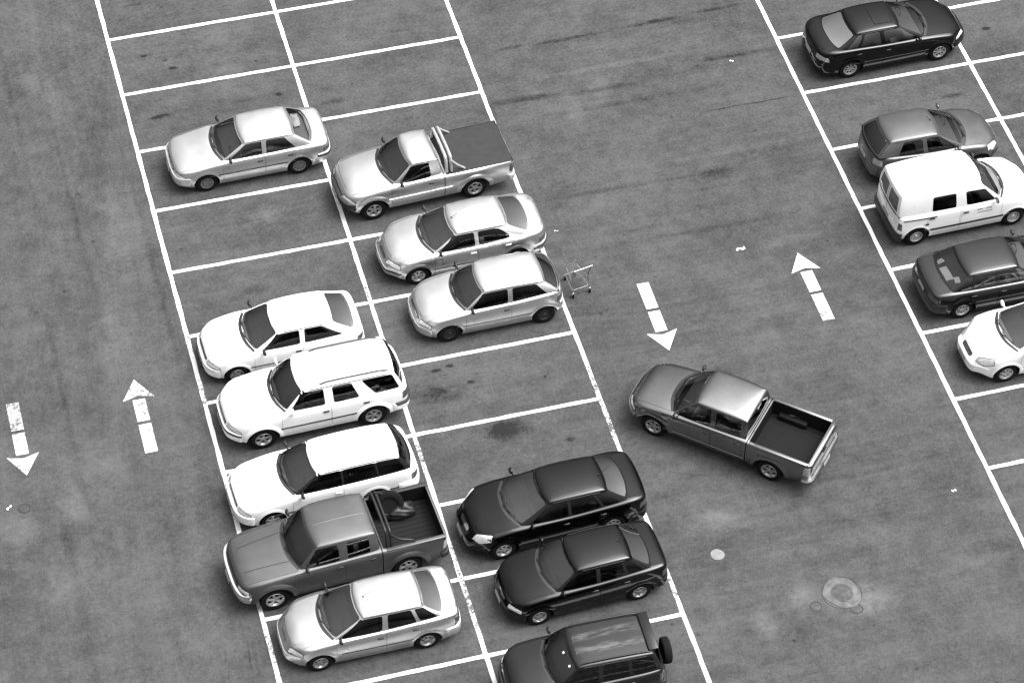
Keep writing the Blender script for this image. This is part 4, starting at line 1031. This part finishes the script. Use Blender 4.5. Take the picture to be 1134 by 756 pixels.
# driver of the moving pickup
def person_driver():
    if 'C13' not in BUILT: return
    root, tub, hs, bvh = BUILT['C13']
    sx = CARS['C13']['seat_rows'][0]; y = CARS['C13']['W'] * .225; zc = CARS['C13']['clear'] + .11
    hipz = zc + .27
    J = {}
    V = []; Ed = []; Rd = []
    def jt(n, p, r, par=None):
        J[n] = len(V); V.append(p); Rd.append(r)
        if par: Ed.append((J[par], J[n]))
    jt('pelvis', (sx + .06, y, hipz), .14)
    jt('waist', (sx + .02, y, hipz + .16), .125, 'pelvis'); jt('chest', (sx - .02, y, hipz + .36), .145, 'waist'); jt('neck', (sx - .03, y, hipz + .50), .06, 'chest')
    jt('head', (sx + .0, y, hipz + .58), .07, 'neck'); jt('crown', (sx + .02, y, hipz + .68), .085, 'head')
    for n, s in (('l', 1), ('r', -1)):
        jt(n + 'sh', (sx - .02, y + s * .19, hipz + .42), .06, 'chest'); jt(n + 'el', (sx + .12, y + s * .25, hipz + .22), .043, n + 'sh'); jt(n + 'wr', (sx + .36, y + s * .15, hipz + .28), .03, n + 'el')
        jt(n + 'hd', (sx + .43, y + s * .14, hipz + .31), .035, n + 'wr')
        jt(n + 'kn', (sx + .48, y + s * .12, hipz + .06), .065, 'pelvis'); jt(n + 'an', (sx + .68, y + s * .1, hipz - .26), .045, n + 'kn'); jt(n + 'ft', (sx + .80, y + s * .1, hipz - .26), .035, n + 'an')
    me = bpy.data.meshes.new('person'); me.from_pydata(V, Ed, [])
    o = new_obj('person', me); m = o.modifiers.new('s', 'SKIN')
    for i, r in enumerate(Rd): me.skin_vertices[0].data[i].radius = (r, r)
    me.skin_vertices[0].data[0].use_root = True
    o.modifiers.new('u', 'SUBSURF').levels = 1
    dg = bpy.context.evaluated_depsgraph_get(); me2 = bpy.data.meshes.new_from_object(o.evaluated_get(dg)); o.modifiers.clear(); o.data = me2
    me2.materials.clear(); me2.materials.append(M['skin']); me2.materials.append(M['shirt']); me2.materials.append(M['trim'])
    for p in me2.polygons:
        c = p.center; p.use_smooth = True
        if c.z < hipz + .04 : p.material_index = 2
        elif c.z < hipz + .47 and c.x < sx + .17: p.material_index = 1
    o.location = root.location; o.rotation_euler = root.rotation_euler
    tag(o, 'driver in a pale short sleeved shirt holding the wheel of the moving pickup', 'person')
    # hair cap and fingers
    q = MB(); bm = bmesh.new(); bmesh.ops.create_uvsphere(bm, u_segments=16, v_segments=10, radius=.095)
    for v in list(bm.verts):
        if v.co.z < -.01 and v.co.x > -.02: v.co.z = -.01
    bmesh.ops.translate(bm, vec=(sx + .005, y, hipz + .70), verts=bm.verts); q.bm(bm); q.build('hair', [M['hair']], o, 60)
    for s in (1, -1):
        q = MB()
        for k in range(4):
            b = Vector((sx + .45, y + s * .14, hipz + .31)); e = (k - 1.5) * .016
            q.tube([b + Vector((0, 0, e)), b + Vector((.035, s * .01, e + .004)), b + Vector((.05, -s * .02, e)), b + Vector((.035, -s * .035, e))], [.009, .0085, .008, .006], 0, 6)
        q.tube([b + Vector((-.02, -s * .02, .02)), b + Vector((.01, -s * .035, .035)), b + Vector((.03, -s * .035, .03))], [.011, .01, .007], 0, 6)
        q.build('fingers', [M['skin']], o, 60)
person_driver()

# ------------------------------------------------------------------ ground
# stains: x, y, half sizes, strength (negative darkens), edge softness
STAINS = [
    # pale dusty wear
    (-2.3, -1.1, .35, .45, .16), (-1.8, -2.0, .3, .9, .14), (-.9, -7.2, .7, 2.2, .12), (-2.9, -14.8, .7, 1.2, .10), (-1.6, -11.0, .6, 1.8, .12), (-3.7, -16.0, .45, .9, .16), (-5.0, -16.4, .7, .6, .14), (-4.1, -18.4, .6, 1.2, .14), (-1.2, -20.6, 1.0, 1.0, .10),
    (2.9, -.5, .5, .35, .10), (2.9, -2.0, .5, .3, .12), (2.8, -7.7, .5, .35, .14), (11.6, -5.8, .3, .9, .12), (12.5, -5.1, .35, .5, .14), (10.9, -9.4, 1.2, .5, .07), (13.0, -4.4, 2.6, .12, .12),
    (11.1, -20.3, 1.0, .5, .20), (11.2, -23.5, .35, .7, .16), (12.2, -23.0, .6, .5, .20), (13.6, -23.45, 1.0, .55, .30), (16.7, -23.0, .8, .4, .10), (14.5, -21.6, 1.2, .4, .10), (15.6, -11.9, .9, .2, .10), (11.4, -15.2, .8, .3, .08),
    # oil and drips
    (1.53, -1.53, .16, .08, -.55), (1.37, -1.19, .08, .05, -.4), (.84, -.86, .14, .07, -.4), (.9, 1.27, .3, .07, -.45), (.85, -3.34, .3, .08, -.4), (4.1, -3.27, .12, .08, -.4), (3.2, -3.3, .4, .1, -.15), (2.0, -10.2, .5, .2, -.15),
    (5.6, -14.8, .7, .35, -.32), (5.75, -14.0, .16, .07, -.5), (6.1, -13.95, .12, .07, -.5), (6.5, -14.6, .12, .08, -.35), (7.0, -16.3, .6, .35, -.38), (8.3, -14.9, .07, .06, -.3), (6.0, -11.4, .3, .12, -.2), (7.2, -6.0, .9, .3, -.22), (5.5, -3.9, .5, .15, -.18),
    (23.6, -5.54, .14, .07, -.55), (21.7, -7.9, .3, .12, -.32), (20.4, -19.2, .5, .25, -.18), (20.2, -22.5, .3, .15, -.25), (8.3, -17.0, .15, .1, -.3),
    # long dark sweeping streaks across the middle aisle
    (10.6, -3.02, .5, .08, -.30), (12.3, -3.08, 1.1, .09, -.28), (14.8, -3.0, .9, .10, -.36), (16.6, -2.9, .9, .09, -.26), (10.5, -5.1, 1.1, .14, -.24), (12.6, -5.25, 1.2, .12, -.2), (16.6, -4.85, 1.3, .13, -.24), (13.0, -5.9, 2.6, .12, -.14), (16.2, -6.8, 1.5, .03, -.38),
    (14.6, -9.07, .8, .3, -.20), (16.0, -8.7, 1.4, .3, -.12), (12.0, -9.0, 2.2, .10, -.14), (14.0, -11.0, 3.0, .10, -.12), (13.0, -13.4, 2.4, .10, -.10), (13.0, -18.9, 1.4, .2, -.16), (10.4, -19.3, .8, .25, -.14), (14.5, -19.8, 2.0, .10, -.10),
    (-3.95, -18.2, .16, 2.3, -.10), (-3.3, -12.0, .10, 4.0, -.10), (-.35, -9.0, .10, 5.0, -.10), (-2.0, -5.0, .09, 5.0, -.10), (-2.9, -3.0, .10, 5.0, -.12), (-.5, -21.3, .03, .7, -.22),
]
def ground_material():
    m, nt, b = mat('asphalt')
    tc = N(nt, 'ShaderNodeTexCoord'); vec = tc.outputs['Object']
    sep = N(nt, 'ShaderNodeSeparateXYZ'); nt.links.new(vec, sep.inputs[0])
    # streaks run across the bays and the middle aisle, and along the left aisle
    leftm = mr(nt, sep.outputs[0], -.6, .4, 1., 0., True)
    sx = noise(nt, vec, 1., 6., .62, (.16, 1.5, 1)); sy = noise(nt, vec, 1., 6., .62, (1.2, .14, 1))
    mixs = math_node(nt, 'ADD', math_node(nt, 'MULTIPLY', sy, leftm), math_node(nt, 'MULTIPLY', sx, math_node(nt, 'SUBTRACT', 1., leftm)))
    blot = noise(nt, vec, .45, 6., .6); mid = noise(nt, vec, 2.3, 5., .7); fine = noise(nt, vec, 9., 7., .85); grit = noise(nt, vec, 17., 3., .9); fst = noise(nt, vec, 1., 6., .75, (.5, 6., 1)); fsl = noise(nt, vec, 1., 6., .75, (6., .5, 1))
    def c(v, k): return math_node(nt, 'MULTIPLY', math_node(nt, 'SUBTRACT', v, .5), k)
    tot = math_node(nt, 'ADD', c(mixs, .85), c(blot, 1.1))
    tot = math_node(nt, 'ADD', tot, c(mid, 1.25)); tot = math_node(nt, 'ADD', tot, c(fine, 1.7)); tot = math_node(nt, 'ADD', tot, c(grit, 1.6))
    tot = math_node(nt, 'ADD', tot, c(math_node(nt, 'ADD', math_node(nt, 'MULTIPLY', fsl, leftm), math_node(nt, 'MULTIPLY', fst, math_node(nt, 'SUBTRACT', 1., leftm))), .5))
    # distortion for stain outlines
    dn = N(nt, 'ShaderNodeTexNoise', Scale=1.3, Detail=6.); dn.inputs['Roughness'].default_value = .7; nt.links.new(vec, dn.inputs['Vector'])
    brk = mr(nt, noise(nt, vec, 2.6, 6., .75), .35, .62, .25, 1.7)
    dsub = N(nt, 'ShaderNodeVectorMath', operation='SUBTRACT'); nt.links.new(dn.outputs['Color'], dsub.inputs[0]); dsub.inputs[1].default_value = (.5, .5, .5)
    flat = N(nt, 'ShaderNodeVectorMath', operation='MULTIPLY'); nt.links.new(vec, flat.inputs[0]); flat.inputs[1].default_value = (1, 1, 0)
    for (x, y, rx, ry, st) in STAINS:
        a = N(nt, 'ShaderNodeVectorMath', operation='MULTIPLY_ADD')   # distortion scaled to the stain + position
        nt.links.new(dsub.outputs[0], a.inputs[0]); k = 1.1 * min(rx, ry) + .10; a.inputs[1].default_value = (k * 1.6, k, 0); nt.links.new(flat.outputs[0], a.inputs[2])
        s1 = N(nt, 'ShaderNodeVectorMath', operation='SUBTRACT'); nt.links.new(a.outputs[0], s1.inputs[0]); s1.inputs[1].default_value = (x, y, 0)
        s2 = N(nt, 'ShaderNodeVectorMath', operation='DIVIDE'); nt.links.new(s1.outputs[0], s2.inputs[0]); s2.inputs[1].default_value = (rx, ry, 1)
        ln = N(nt, 'ShaderNodeVectorMath', operation='LENGTH'); nt.links.new(s2.outputs[0], ln.inputs[0])
        v = mr(nt, ln.outputs['Value'], .15, 1.25, st * (2.6 if st > 0 else 2.0), 0., True)
        v = math_node(nt, 'MULTIPLY', v, brk)
        tot = math_node(nt, 'ADD', tot, v)
    # small dark specks
    vor = N(nt, 'ShaderNodeTexVoronoi', Scale=1.15); nt.links.new(vec, vor.inputs['Vector'])
    spk = mr(nt, vor.outputs['Distance'], .02, .075, -.5, 0.); tot = math_node(nt, 'ADD', tot, spk)
    col = math_node(nt, 'MULTIPLY', math_node(nt, 'ADD', tot, 1.), ASPHALT)
    col = math_node(nt, "MAXIMUM", col, .012)
    nt.links.new(col, b.inputs['Base Color'])
    b.inputs['Roughness'].default_value = .9; b.inputs['Specular IOR Level'].default_value = .25
    bp = N(nt, 'ShaderNodeBump'); bp.inputs['Strength'].default_value = .35; bp.inputs['Distance'].default_value = .006
    nt.links.new(math_node(nt, 'ADD', fine, grit), bp.inputs['Height']); nt.links.new(bp.outputs[0], b.inputs['Normal'])
    return m
ASPHALT = .054
q = MB(); q.add([(-250, -250, 0), (260, -250, 0), (260, 260, 0), (-250, 260, 0)], [(0, 1, 2, 3)])
tag(q.build('asphalt_ground', [ground_material()], None, None), None, None, None, 'structure')

def marking_material(name, wear, wd=.10):
    m, nt, b = mat(name); tc = N(nt, 'ShaderNodeTexCoord'); vec = tc.outputs['Object']
    n1 = noise(nt, vec, 9., 5., .75); n2 = noise(nt, vec, .5, 3., .6); n3 = noise(nt, vec, 45., 3., .7)
    v = math_node(nt, 'ADD', math_node(nt, 'ADD', math_node(nt, 'MULTIPLY', n1, .55), math_node(nt, 'MULTIPLY', n3, .35)), math_node(nt, 'MULTIPLY', n2, .5))
    a = mr(nt, v, wear, wear + wd, 1., .06)
    base = mr(nt, n1, .3, .7, .60, .78); nt.links.new(base, b.inputs['Base Color']); b.inputs['Roughness'].default_value = .75
    nt.links.new(a, b.inputs['Alpha'])
    return m
MK = marking_material('line_paint', .79); MKW = marking_material('worn_line_paint', .71, .08); MKA = marking_material('arrow_paint', .75, .08); MKL = marking_material('faded_arrow_paint', .66, .14)
def strip(mb, a, b, w, z=.004, mi=0, n=None, rag=.008):
    a, b = Vector(a), Vector(b); d = (b - a); L = d.length; d /= L; p = Vector((-d.y, d.x)); n = n or max(2, int(L / .25)); rows = []
    for i in range(n + 1):
        c = a + d * (L * i / n); j1, j2 = random.uniform(-rag, rag), random.uniform(-rag, rag)
        rows.append([(c.x + p.x * (w / 2 + j1), c.y + p.y * (w / 2 + j1), z), (c.x - p.x * (w / 2 + j2), c.y - p.y * (w / 2 + j2), z)])
    mb.grid(rows, mi)
BW = 2.2733
lines = MB(); LW = .108
for x, y0, y1 in ((0, 4, -34), (4.70, 4, -34), (9.40, 4, -34), (17.80, 4, -34), (22.62, 4, -34), (27.4, 4, -34)):
    strip(lines, (x, y0), (x, -10.8), LW, .004); strip(lines, (x, -10.8), (x, y1), LW, .004, 1 if x < 10 else 0)
for j in range(-1, 15):
    y = -BW * j
    for (a, b) in ((.06, 4.64), (4.76, 9.34)): strip(lines, (a, y), (b, y), LW, .0042, 0)
    for (a, b) in ((17.86, 22.56), (22.68, 27.34)): strip(lines, (a, y + .05), (b, y + .05), LW, .0042, 0)
tag(lines.build('parking_lines', [MK, MKW], None, None, False), None, None, None, 'structure')

# arrows: tail, tip and width measured on the ground
def arrow(tail, tip, label, worn=0., w=.31, hw=.39, hl_=.64, gap=.55):
    T, Q = Vector(tail), Vector(tip); d = (Q - T); L = d.length; d /= L; p = Vector((-d.y, d.x)); mb = MB()
    def pt(s, o): return (tail[0] * 0 + T.x + d.x * s + p.x * o, T.y + d.y * s + p.y * o, .004)
    sh = L - hl_; g1 = sh * gap
    mb.add([pt(0, -w / 2), pt(0, w / 2), pt(g1 - .05, w / 2), pt(g1 - .05, -w / 2)], [(0, 1, 2, 3)])
    mb.add([pt(g1 + .05, -w / 2), pt(g1 + .05, w / 2), pt(sh - .03, w / 2), pt(sh - .03, -w / 2)], [(0, 1, 2, 3)])
    s0 = sh - .015
    mb.add([pt(s0, -hw), pt(sh + .09, 0), pt(s0, hw), pt(L, 0)], [(0, 1, 3), (1, 2, 3)])
    o = mb.build('painted_arrow', [MKA if not worn else MKL], None, None, False); tag(o, label, 'road arrow', 'arrows painted on the aisles'); return o

arrow((-4.55, -12.45), (-4.56, -14.81), 'white arrow at the far left pointing towards the viewer, next to a small round cover', 1)
arrow((-1.54, -14.84), (-1.54, -12.43), 'worn white arrow left of the white off-roader pointing away from the viewer', 1)
arrow((11.54, -12.45), (11.52, -14.82), 'white arrow just beyond the moving pickup pointing towards the viewer', 0)
arrow((15.72, -14.84), (15.71, -12.43), 'white arrow in the middle aisle pointing away, nearest the far bay row', 0)

# manhole, covers, litter
def blob(name, c, r, h, mats, label, cat, seed, lobes=.06, rin=None, group=None, n=40):
    rr = random.Random(seed); ph = [rr.uniform(0, 6.28) for _ in range(5)]
    rad = lambda a: 1 + lobes * (math.sin(a * 2 + ph[0]) + .6 * math.sin(a * 3 + ph[1]) + .4 * math.sin(a * 5 + ph[2]) + .25 * math.sin(a * 9 + ph[3]))
    mb = MB(); rows = []
    prof = [(1.0, 0.0), (.985, h * .8), (.94, h)] + ([(rin + .03, h), (rin, h * .6), (rin - .01, .002)] if rin else [(.5, h * 1.02), (.02, h * 1.02)])
    for f, z in prof:
        rows.append([(r * f * (rad(a) if f > .6 else 1) * math.cos(a), r * f * (rad(a) if f > .6 else 1) * math.sin(a), z) for a in [2 * math.pi * k / n for k in range(n)]])
    mb.grid(rows, 0, closed=True); mb.add(rows[-1], [tuple(range(n))], 0)
    o = mb.build(name, mats, None, 30); o.location = (c[0], c[1], .0015); tag(o, label, cat, group); return o
conc = plain('concrete_collar', .115, .95, 0, .2, .35, 5.); conc2 = plain('dusty_cover', .07, .9, 0, .2, .3, 9.); pale = plain('pale_cover', .19, .9, 0, .2, .12, 8.); dk = plain('dark_iron', .045, .8, 0, .3, .3, 14.)
mh = blob('manhole', (13.15, -23.08), .44, .014, [conc], 'broken pale concrete manhole ring set in the asphalt of the middle aisle', 'manhole', 5, .07, .62)
q = MB(); q.lathe([(.0001, .012), (.19, .012), (.20, .009), (.255, .009), (.262, .0)], 0, 32, 'z'); q.build('cover', [conc2], mh, 30)
q = MB(); q.lathe([(.452, .001), (.455, .004), (.475, .004), (.478, .001)], 0, 40, 'z'); q.build('collar_gap', [dk], mh, 30)
for (c, sd, lab) in (((12.44, -23.31), 2, 'small round valve cover left of the broken manhole ring'), ((13.33, -23.61), 3, 'small round valve cover touching the near edge of the broken manhole ring')):
    v = blob('valve_cover', c, .155, .008, [dk], lab, 'cover', sd, .03, .8, 'small covers beside the manhole')
    q = MB(); q.lathe([(.0001, .007), (.075, .008), (.11, .006), (.118, .002)], 0, 24, 'z'); q.build('lid', [conc2], v, 30)
blob('utility_cover', (10.70, -21.28), .165, .01, [pale], 'plain pale round cover in the aisle beyond the small black sedan tail', 'cover', 9, .02)
v = blob('utility_cover', (-4.78, -15.81), .145, .008, [plain('cover_rim', .022, .8)], 'small dark round cover in the left aisle below the arrow tip', 'cover', 11, .02, .86)
q = MB(); q.lathe([(.0001, .005), (.09, .007), (.12, .005), (.123, .001)], 0, 24, 'z'); q.build('lid', [dk], v, 30)
LIT = [((14.33, -11.93), .12, .045, 15, 'crumpled white paper strip lying in the middle aisle beyond the arrows'), ((16.77, -20.86), .05, .035, 40, 'tiny white scrap lying near the far bay row line'), ((-5.12, -15.70), .08, .03, 60, 'thin curved white scrap beside the small dark cover in the left aisle'),
       ((16.32, -5.07), .05, .025, 10, 'tiny pale scrap near the top of the middle aisle'), ((9.92, -10.12), .05, .012, 20, 'faint pale scrap behind the rounded silver sedan')]
for k, (c, w_, d_, rz, lab) in enumerate(LIT):
    mb = MB(); rr = random.Random(k); rows = []
    for i in range(6):
        rows.append([(lerp(-w_, w_, i / 5), lerp(-d_, d_, j / 3) * (1 - .3 * rr.random()) + .03 * math.sin(i * 1.2), .004 + .022 * rr.random()) for j in range(4)])
    mb.grid(rows); mb.grid([[(p[0] * .98, p[1] * .98, p[2] - .004) for p in r] for r in rows])
    o = mb.build('paper_scrap', [M['paper']], None, 40); o.location = (c[0], c[1], .003); o.rotation_euler = (0, 0, R_(rz)); tag(o, lab, 'litter')

# shopping cart
def cart():
    root = empty('shopping_cart', (9.92, -12.435, 0), math.atan2(.98, -.19))    # x axis points from handle to nose
    tag(root, 'wire shopping cart standing in the aisle behind the pale silver hatchback', 'cart')
    W_ = M['wire']
    # basket: rear at x=0, nose at x=.78
    def rim(t):  # t 0 bottom .. 1 top : corners
        return [(lerp(.10, .0, t), lerp(.20, .245, t), lerp(.50, .96, t)), (lerp(.66, .80, t), lerp(.14, .17, t), lerp(.56, .90, t)), (lerp(.66, .80, t), -lerp(.14, .17, t), lerp(.56, .90, t)), (lerp(.10, .0, t), -lerp(.20, .245, t), lerp(.50, .96, t))]
    q = MB()
    for t in (1., .75, .5, .25, 0.):
        q.tube(rim(t), .0065 if t in (0., 1.) else .0032, 0, 5, True)
    a, b = rim(0.), rim(1.)
    for e in range(4):
        for k in range(10):
            u = k / 10
            q.tube([tuple(lerp(x, y, u) for x, y in zip(a[e], a[(e + 1) % 4])), tuple(lerp(x, y, u) for x, y in zip(b[e], b[(e + 1) % 4]))], .0028, 0, 4, cap=False)
    for k in range(1, 10):
        u = k / 10
        q.tube([tuple(lerp(x, y, u) for x, y in zip(a[0], a[3])), tuple(lerp(x, y, u) for x, y in zip(a[1], a[2]))], .0028, 0, 4, cap=False)
        q.tube([tuple(lerp(x, y, u) for x, y in zip(a[0], a[1])), tuple(lerp(x, y, u) for x, y in zip(a[3], a[2]))], .0028, 0, 4, cap=False)
    q.build('basket', [W_], root, 60)
    q = MB()
    for s in (-1, 1):
        q.tube(chaikin([(-.06, s * .25, 1.0), (.0, s * .25, .93), (.12, s * .22, .48), (.0, s * .235, .20), (.02, s * .235, .14)], 2, False), .0145, 0, 7)
        q.tube(chaikin([(.0, s * .235, .20), (.30, s * .20, .22), (.64, s * .14, .20), (.66, s * .14, .12)], 2, False), .0125, 0, 7)
        q.tube([(.12, s * .22, .48), (.5, s * .16, .50), (.66, s * .14, .56)], .01, 0, 6)
    q.tube([(.03, -.235, .22), (.03, .235, .22)], .013, 0, 7); q.tube([(.12, -.22, .47), (.12, .22, .47)], .012, 0, 7); q.tube([(.62, -.14, .21), (.62, .14, .21)], .012, 0, 6)
    q.build('frame', [M['wire']], root, 60)
    q = MB(); q.tube([(-.06, -.262, 1.0), (-.06, .262, 1.0)], .02, 0, 10); q.build('handle', [P('bead')], root, 60)
    q = MB(); q.box((.01, 0, .93), (.012, .40, .05), 0, None, .004); q.build('child_flap', [M['trim']], root, 60)
    for (x, y) in ((.01, .235), (.01, -.235), (.66, .14), (.66, -.14)):
        q = MB(); q.lathe([(.0001, -.016), (.045, -.016), (.06, -.009), (.06, .009), (.045, .016), (.0001, .016)], 0, 18); o = q.build('caster', [M['rubber']], root, 40); o.location = (x - .02, y, .06)
        q = MB(); q.box((0, .022, .045), (.03, .006, .10), 0, None, .002); q.box((0, -.022, .045), (.03, .006, .10), 0, None, .002); q.box((.005, 0, .095), (.04, .05, .01), 0, None, .002); q.build('fork', [M['bead']], o, 40)
cart()

# ------------------------------------------------------------------ camera, light, sky
cam = bpy.data.cameras.new('camera'); co = new_obj('camera', cam); scene.camera = co
RX = ((0.96497355, -0.26206054, 0.01226077), (-0.18577143, -0.71556304, -0.67339328), (0.18524316, 0.647529, -0.73918277))
mw = Matrix.Identity(4)
for r in range(3):
    mw[r][0] = RX[0][r]; mw[r][1] = -RX[1][r]; mw[r][2] = -RX[2][r]
mw.translation = Vector((-6.00224119, -61.81031098, 55.0951166)); co.matrix_world = mw
cam.sensor_width = 36; cam.sensor_fit = 'HORIZONTAL'; cam.lens = 36 * 3307.826 / 1134; cam.clip_start = 1; cam.clip_end = 2000

SUN_EL, SUN_AZ = R_(62), R_(98)   # azimuth measured from +Y towards +X
w = bpy.data.worlds.new('World'); scene.world = w; w.use_nodes = True; nt = w.node_tree
sky = nt.nodes.new('ShaderNodeTexSky'); sky.sky_type = 'NISHITA'; sky.sun_disc = False; sky.sun_elevation = SUN_EL; sky.sun_rotation = SUN_AZ; sky.dust_density = 4.; sky.air_density = 1.; sky.ozone_density = 1.
bw = nt.nodes.new('ShaderNodeRGBToBW'); nt.links.new(sky.outputs[0], bw.inputs[0]); bg = nt.nodes['Background']
# overcast sky: three times brighter overhead than at the horizon
tcw = nt.nodes.new('ShaderNodeTexCoord'); sepw = nt.nodes.new('ShaderNodeSeparateXYZ'); nt.links.new(tcw.outputs['Generated'], sepw.inputs[0])
zz = math_node(nt, 'MAXIMUM', sepw.outputs[2], 0.)
ovc = math_node(nt, 'MULTIPLY', math_node(nt, 'ADD', math_node(nt, 'MULTIPLY', math_node(nt, 'MULTIPLY', zz, zz), 2.9), math_node(nt, 'ADD', math_node(nt, 'MULTIPLY', zz, .35), .12)), bw.outputs[0])
nt.links.new(ovc, bg.inputs['Color']); bg.inputs['Strength'].default_value = .15
sun = bpy.data.lights.new('sun', 'SUN'); sun.energy = .6; sun.angle = R_(55); sun.color = (1, 1, 1); so = new_obj('sun', sun)
d = Vector((math.sin(SUN_AZ) * math.cos(SUN_EL), math.cos(SUN_AZ) * math.cos(SUN_EL), math.sin(SUN_EL)))
so.rotation_euler = d.to_track_quat('Z', 'Y').to_euler(); so.location = d * 60
scene.view_settings.view_transform = 'Standard'; scene.view_settings.look = 'None'; scene.view_settings.gamma = 1; scene.view_settings.exposure = .92
scene.render.engine = 'CYCLES'; scene.cycles.pixel_filter_type = 'BLACKMAN_HARRIS'; scene.cycles.filter_width = 1.35
scene.cycles.max_bounces = 8; scene.cycles.transparent_max_bounces = 16
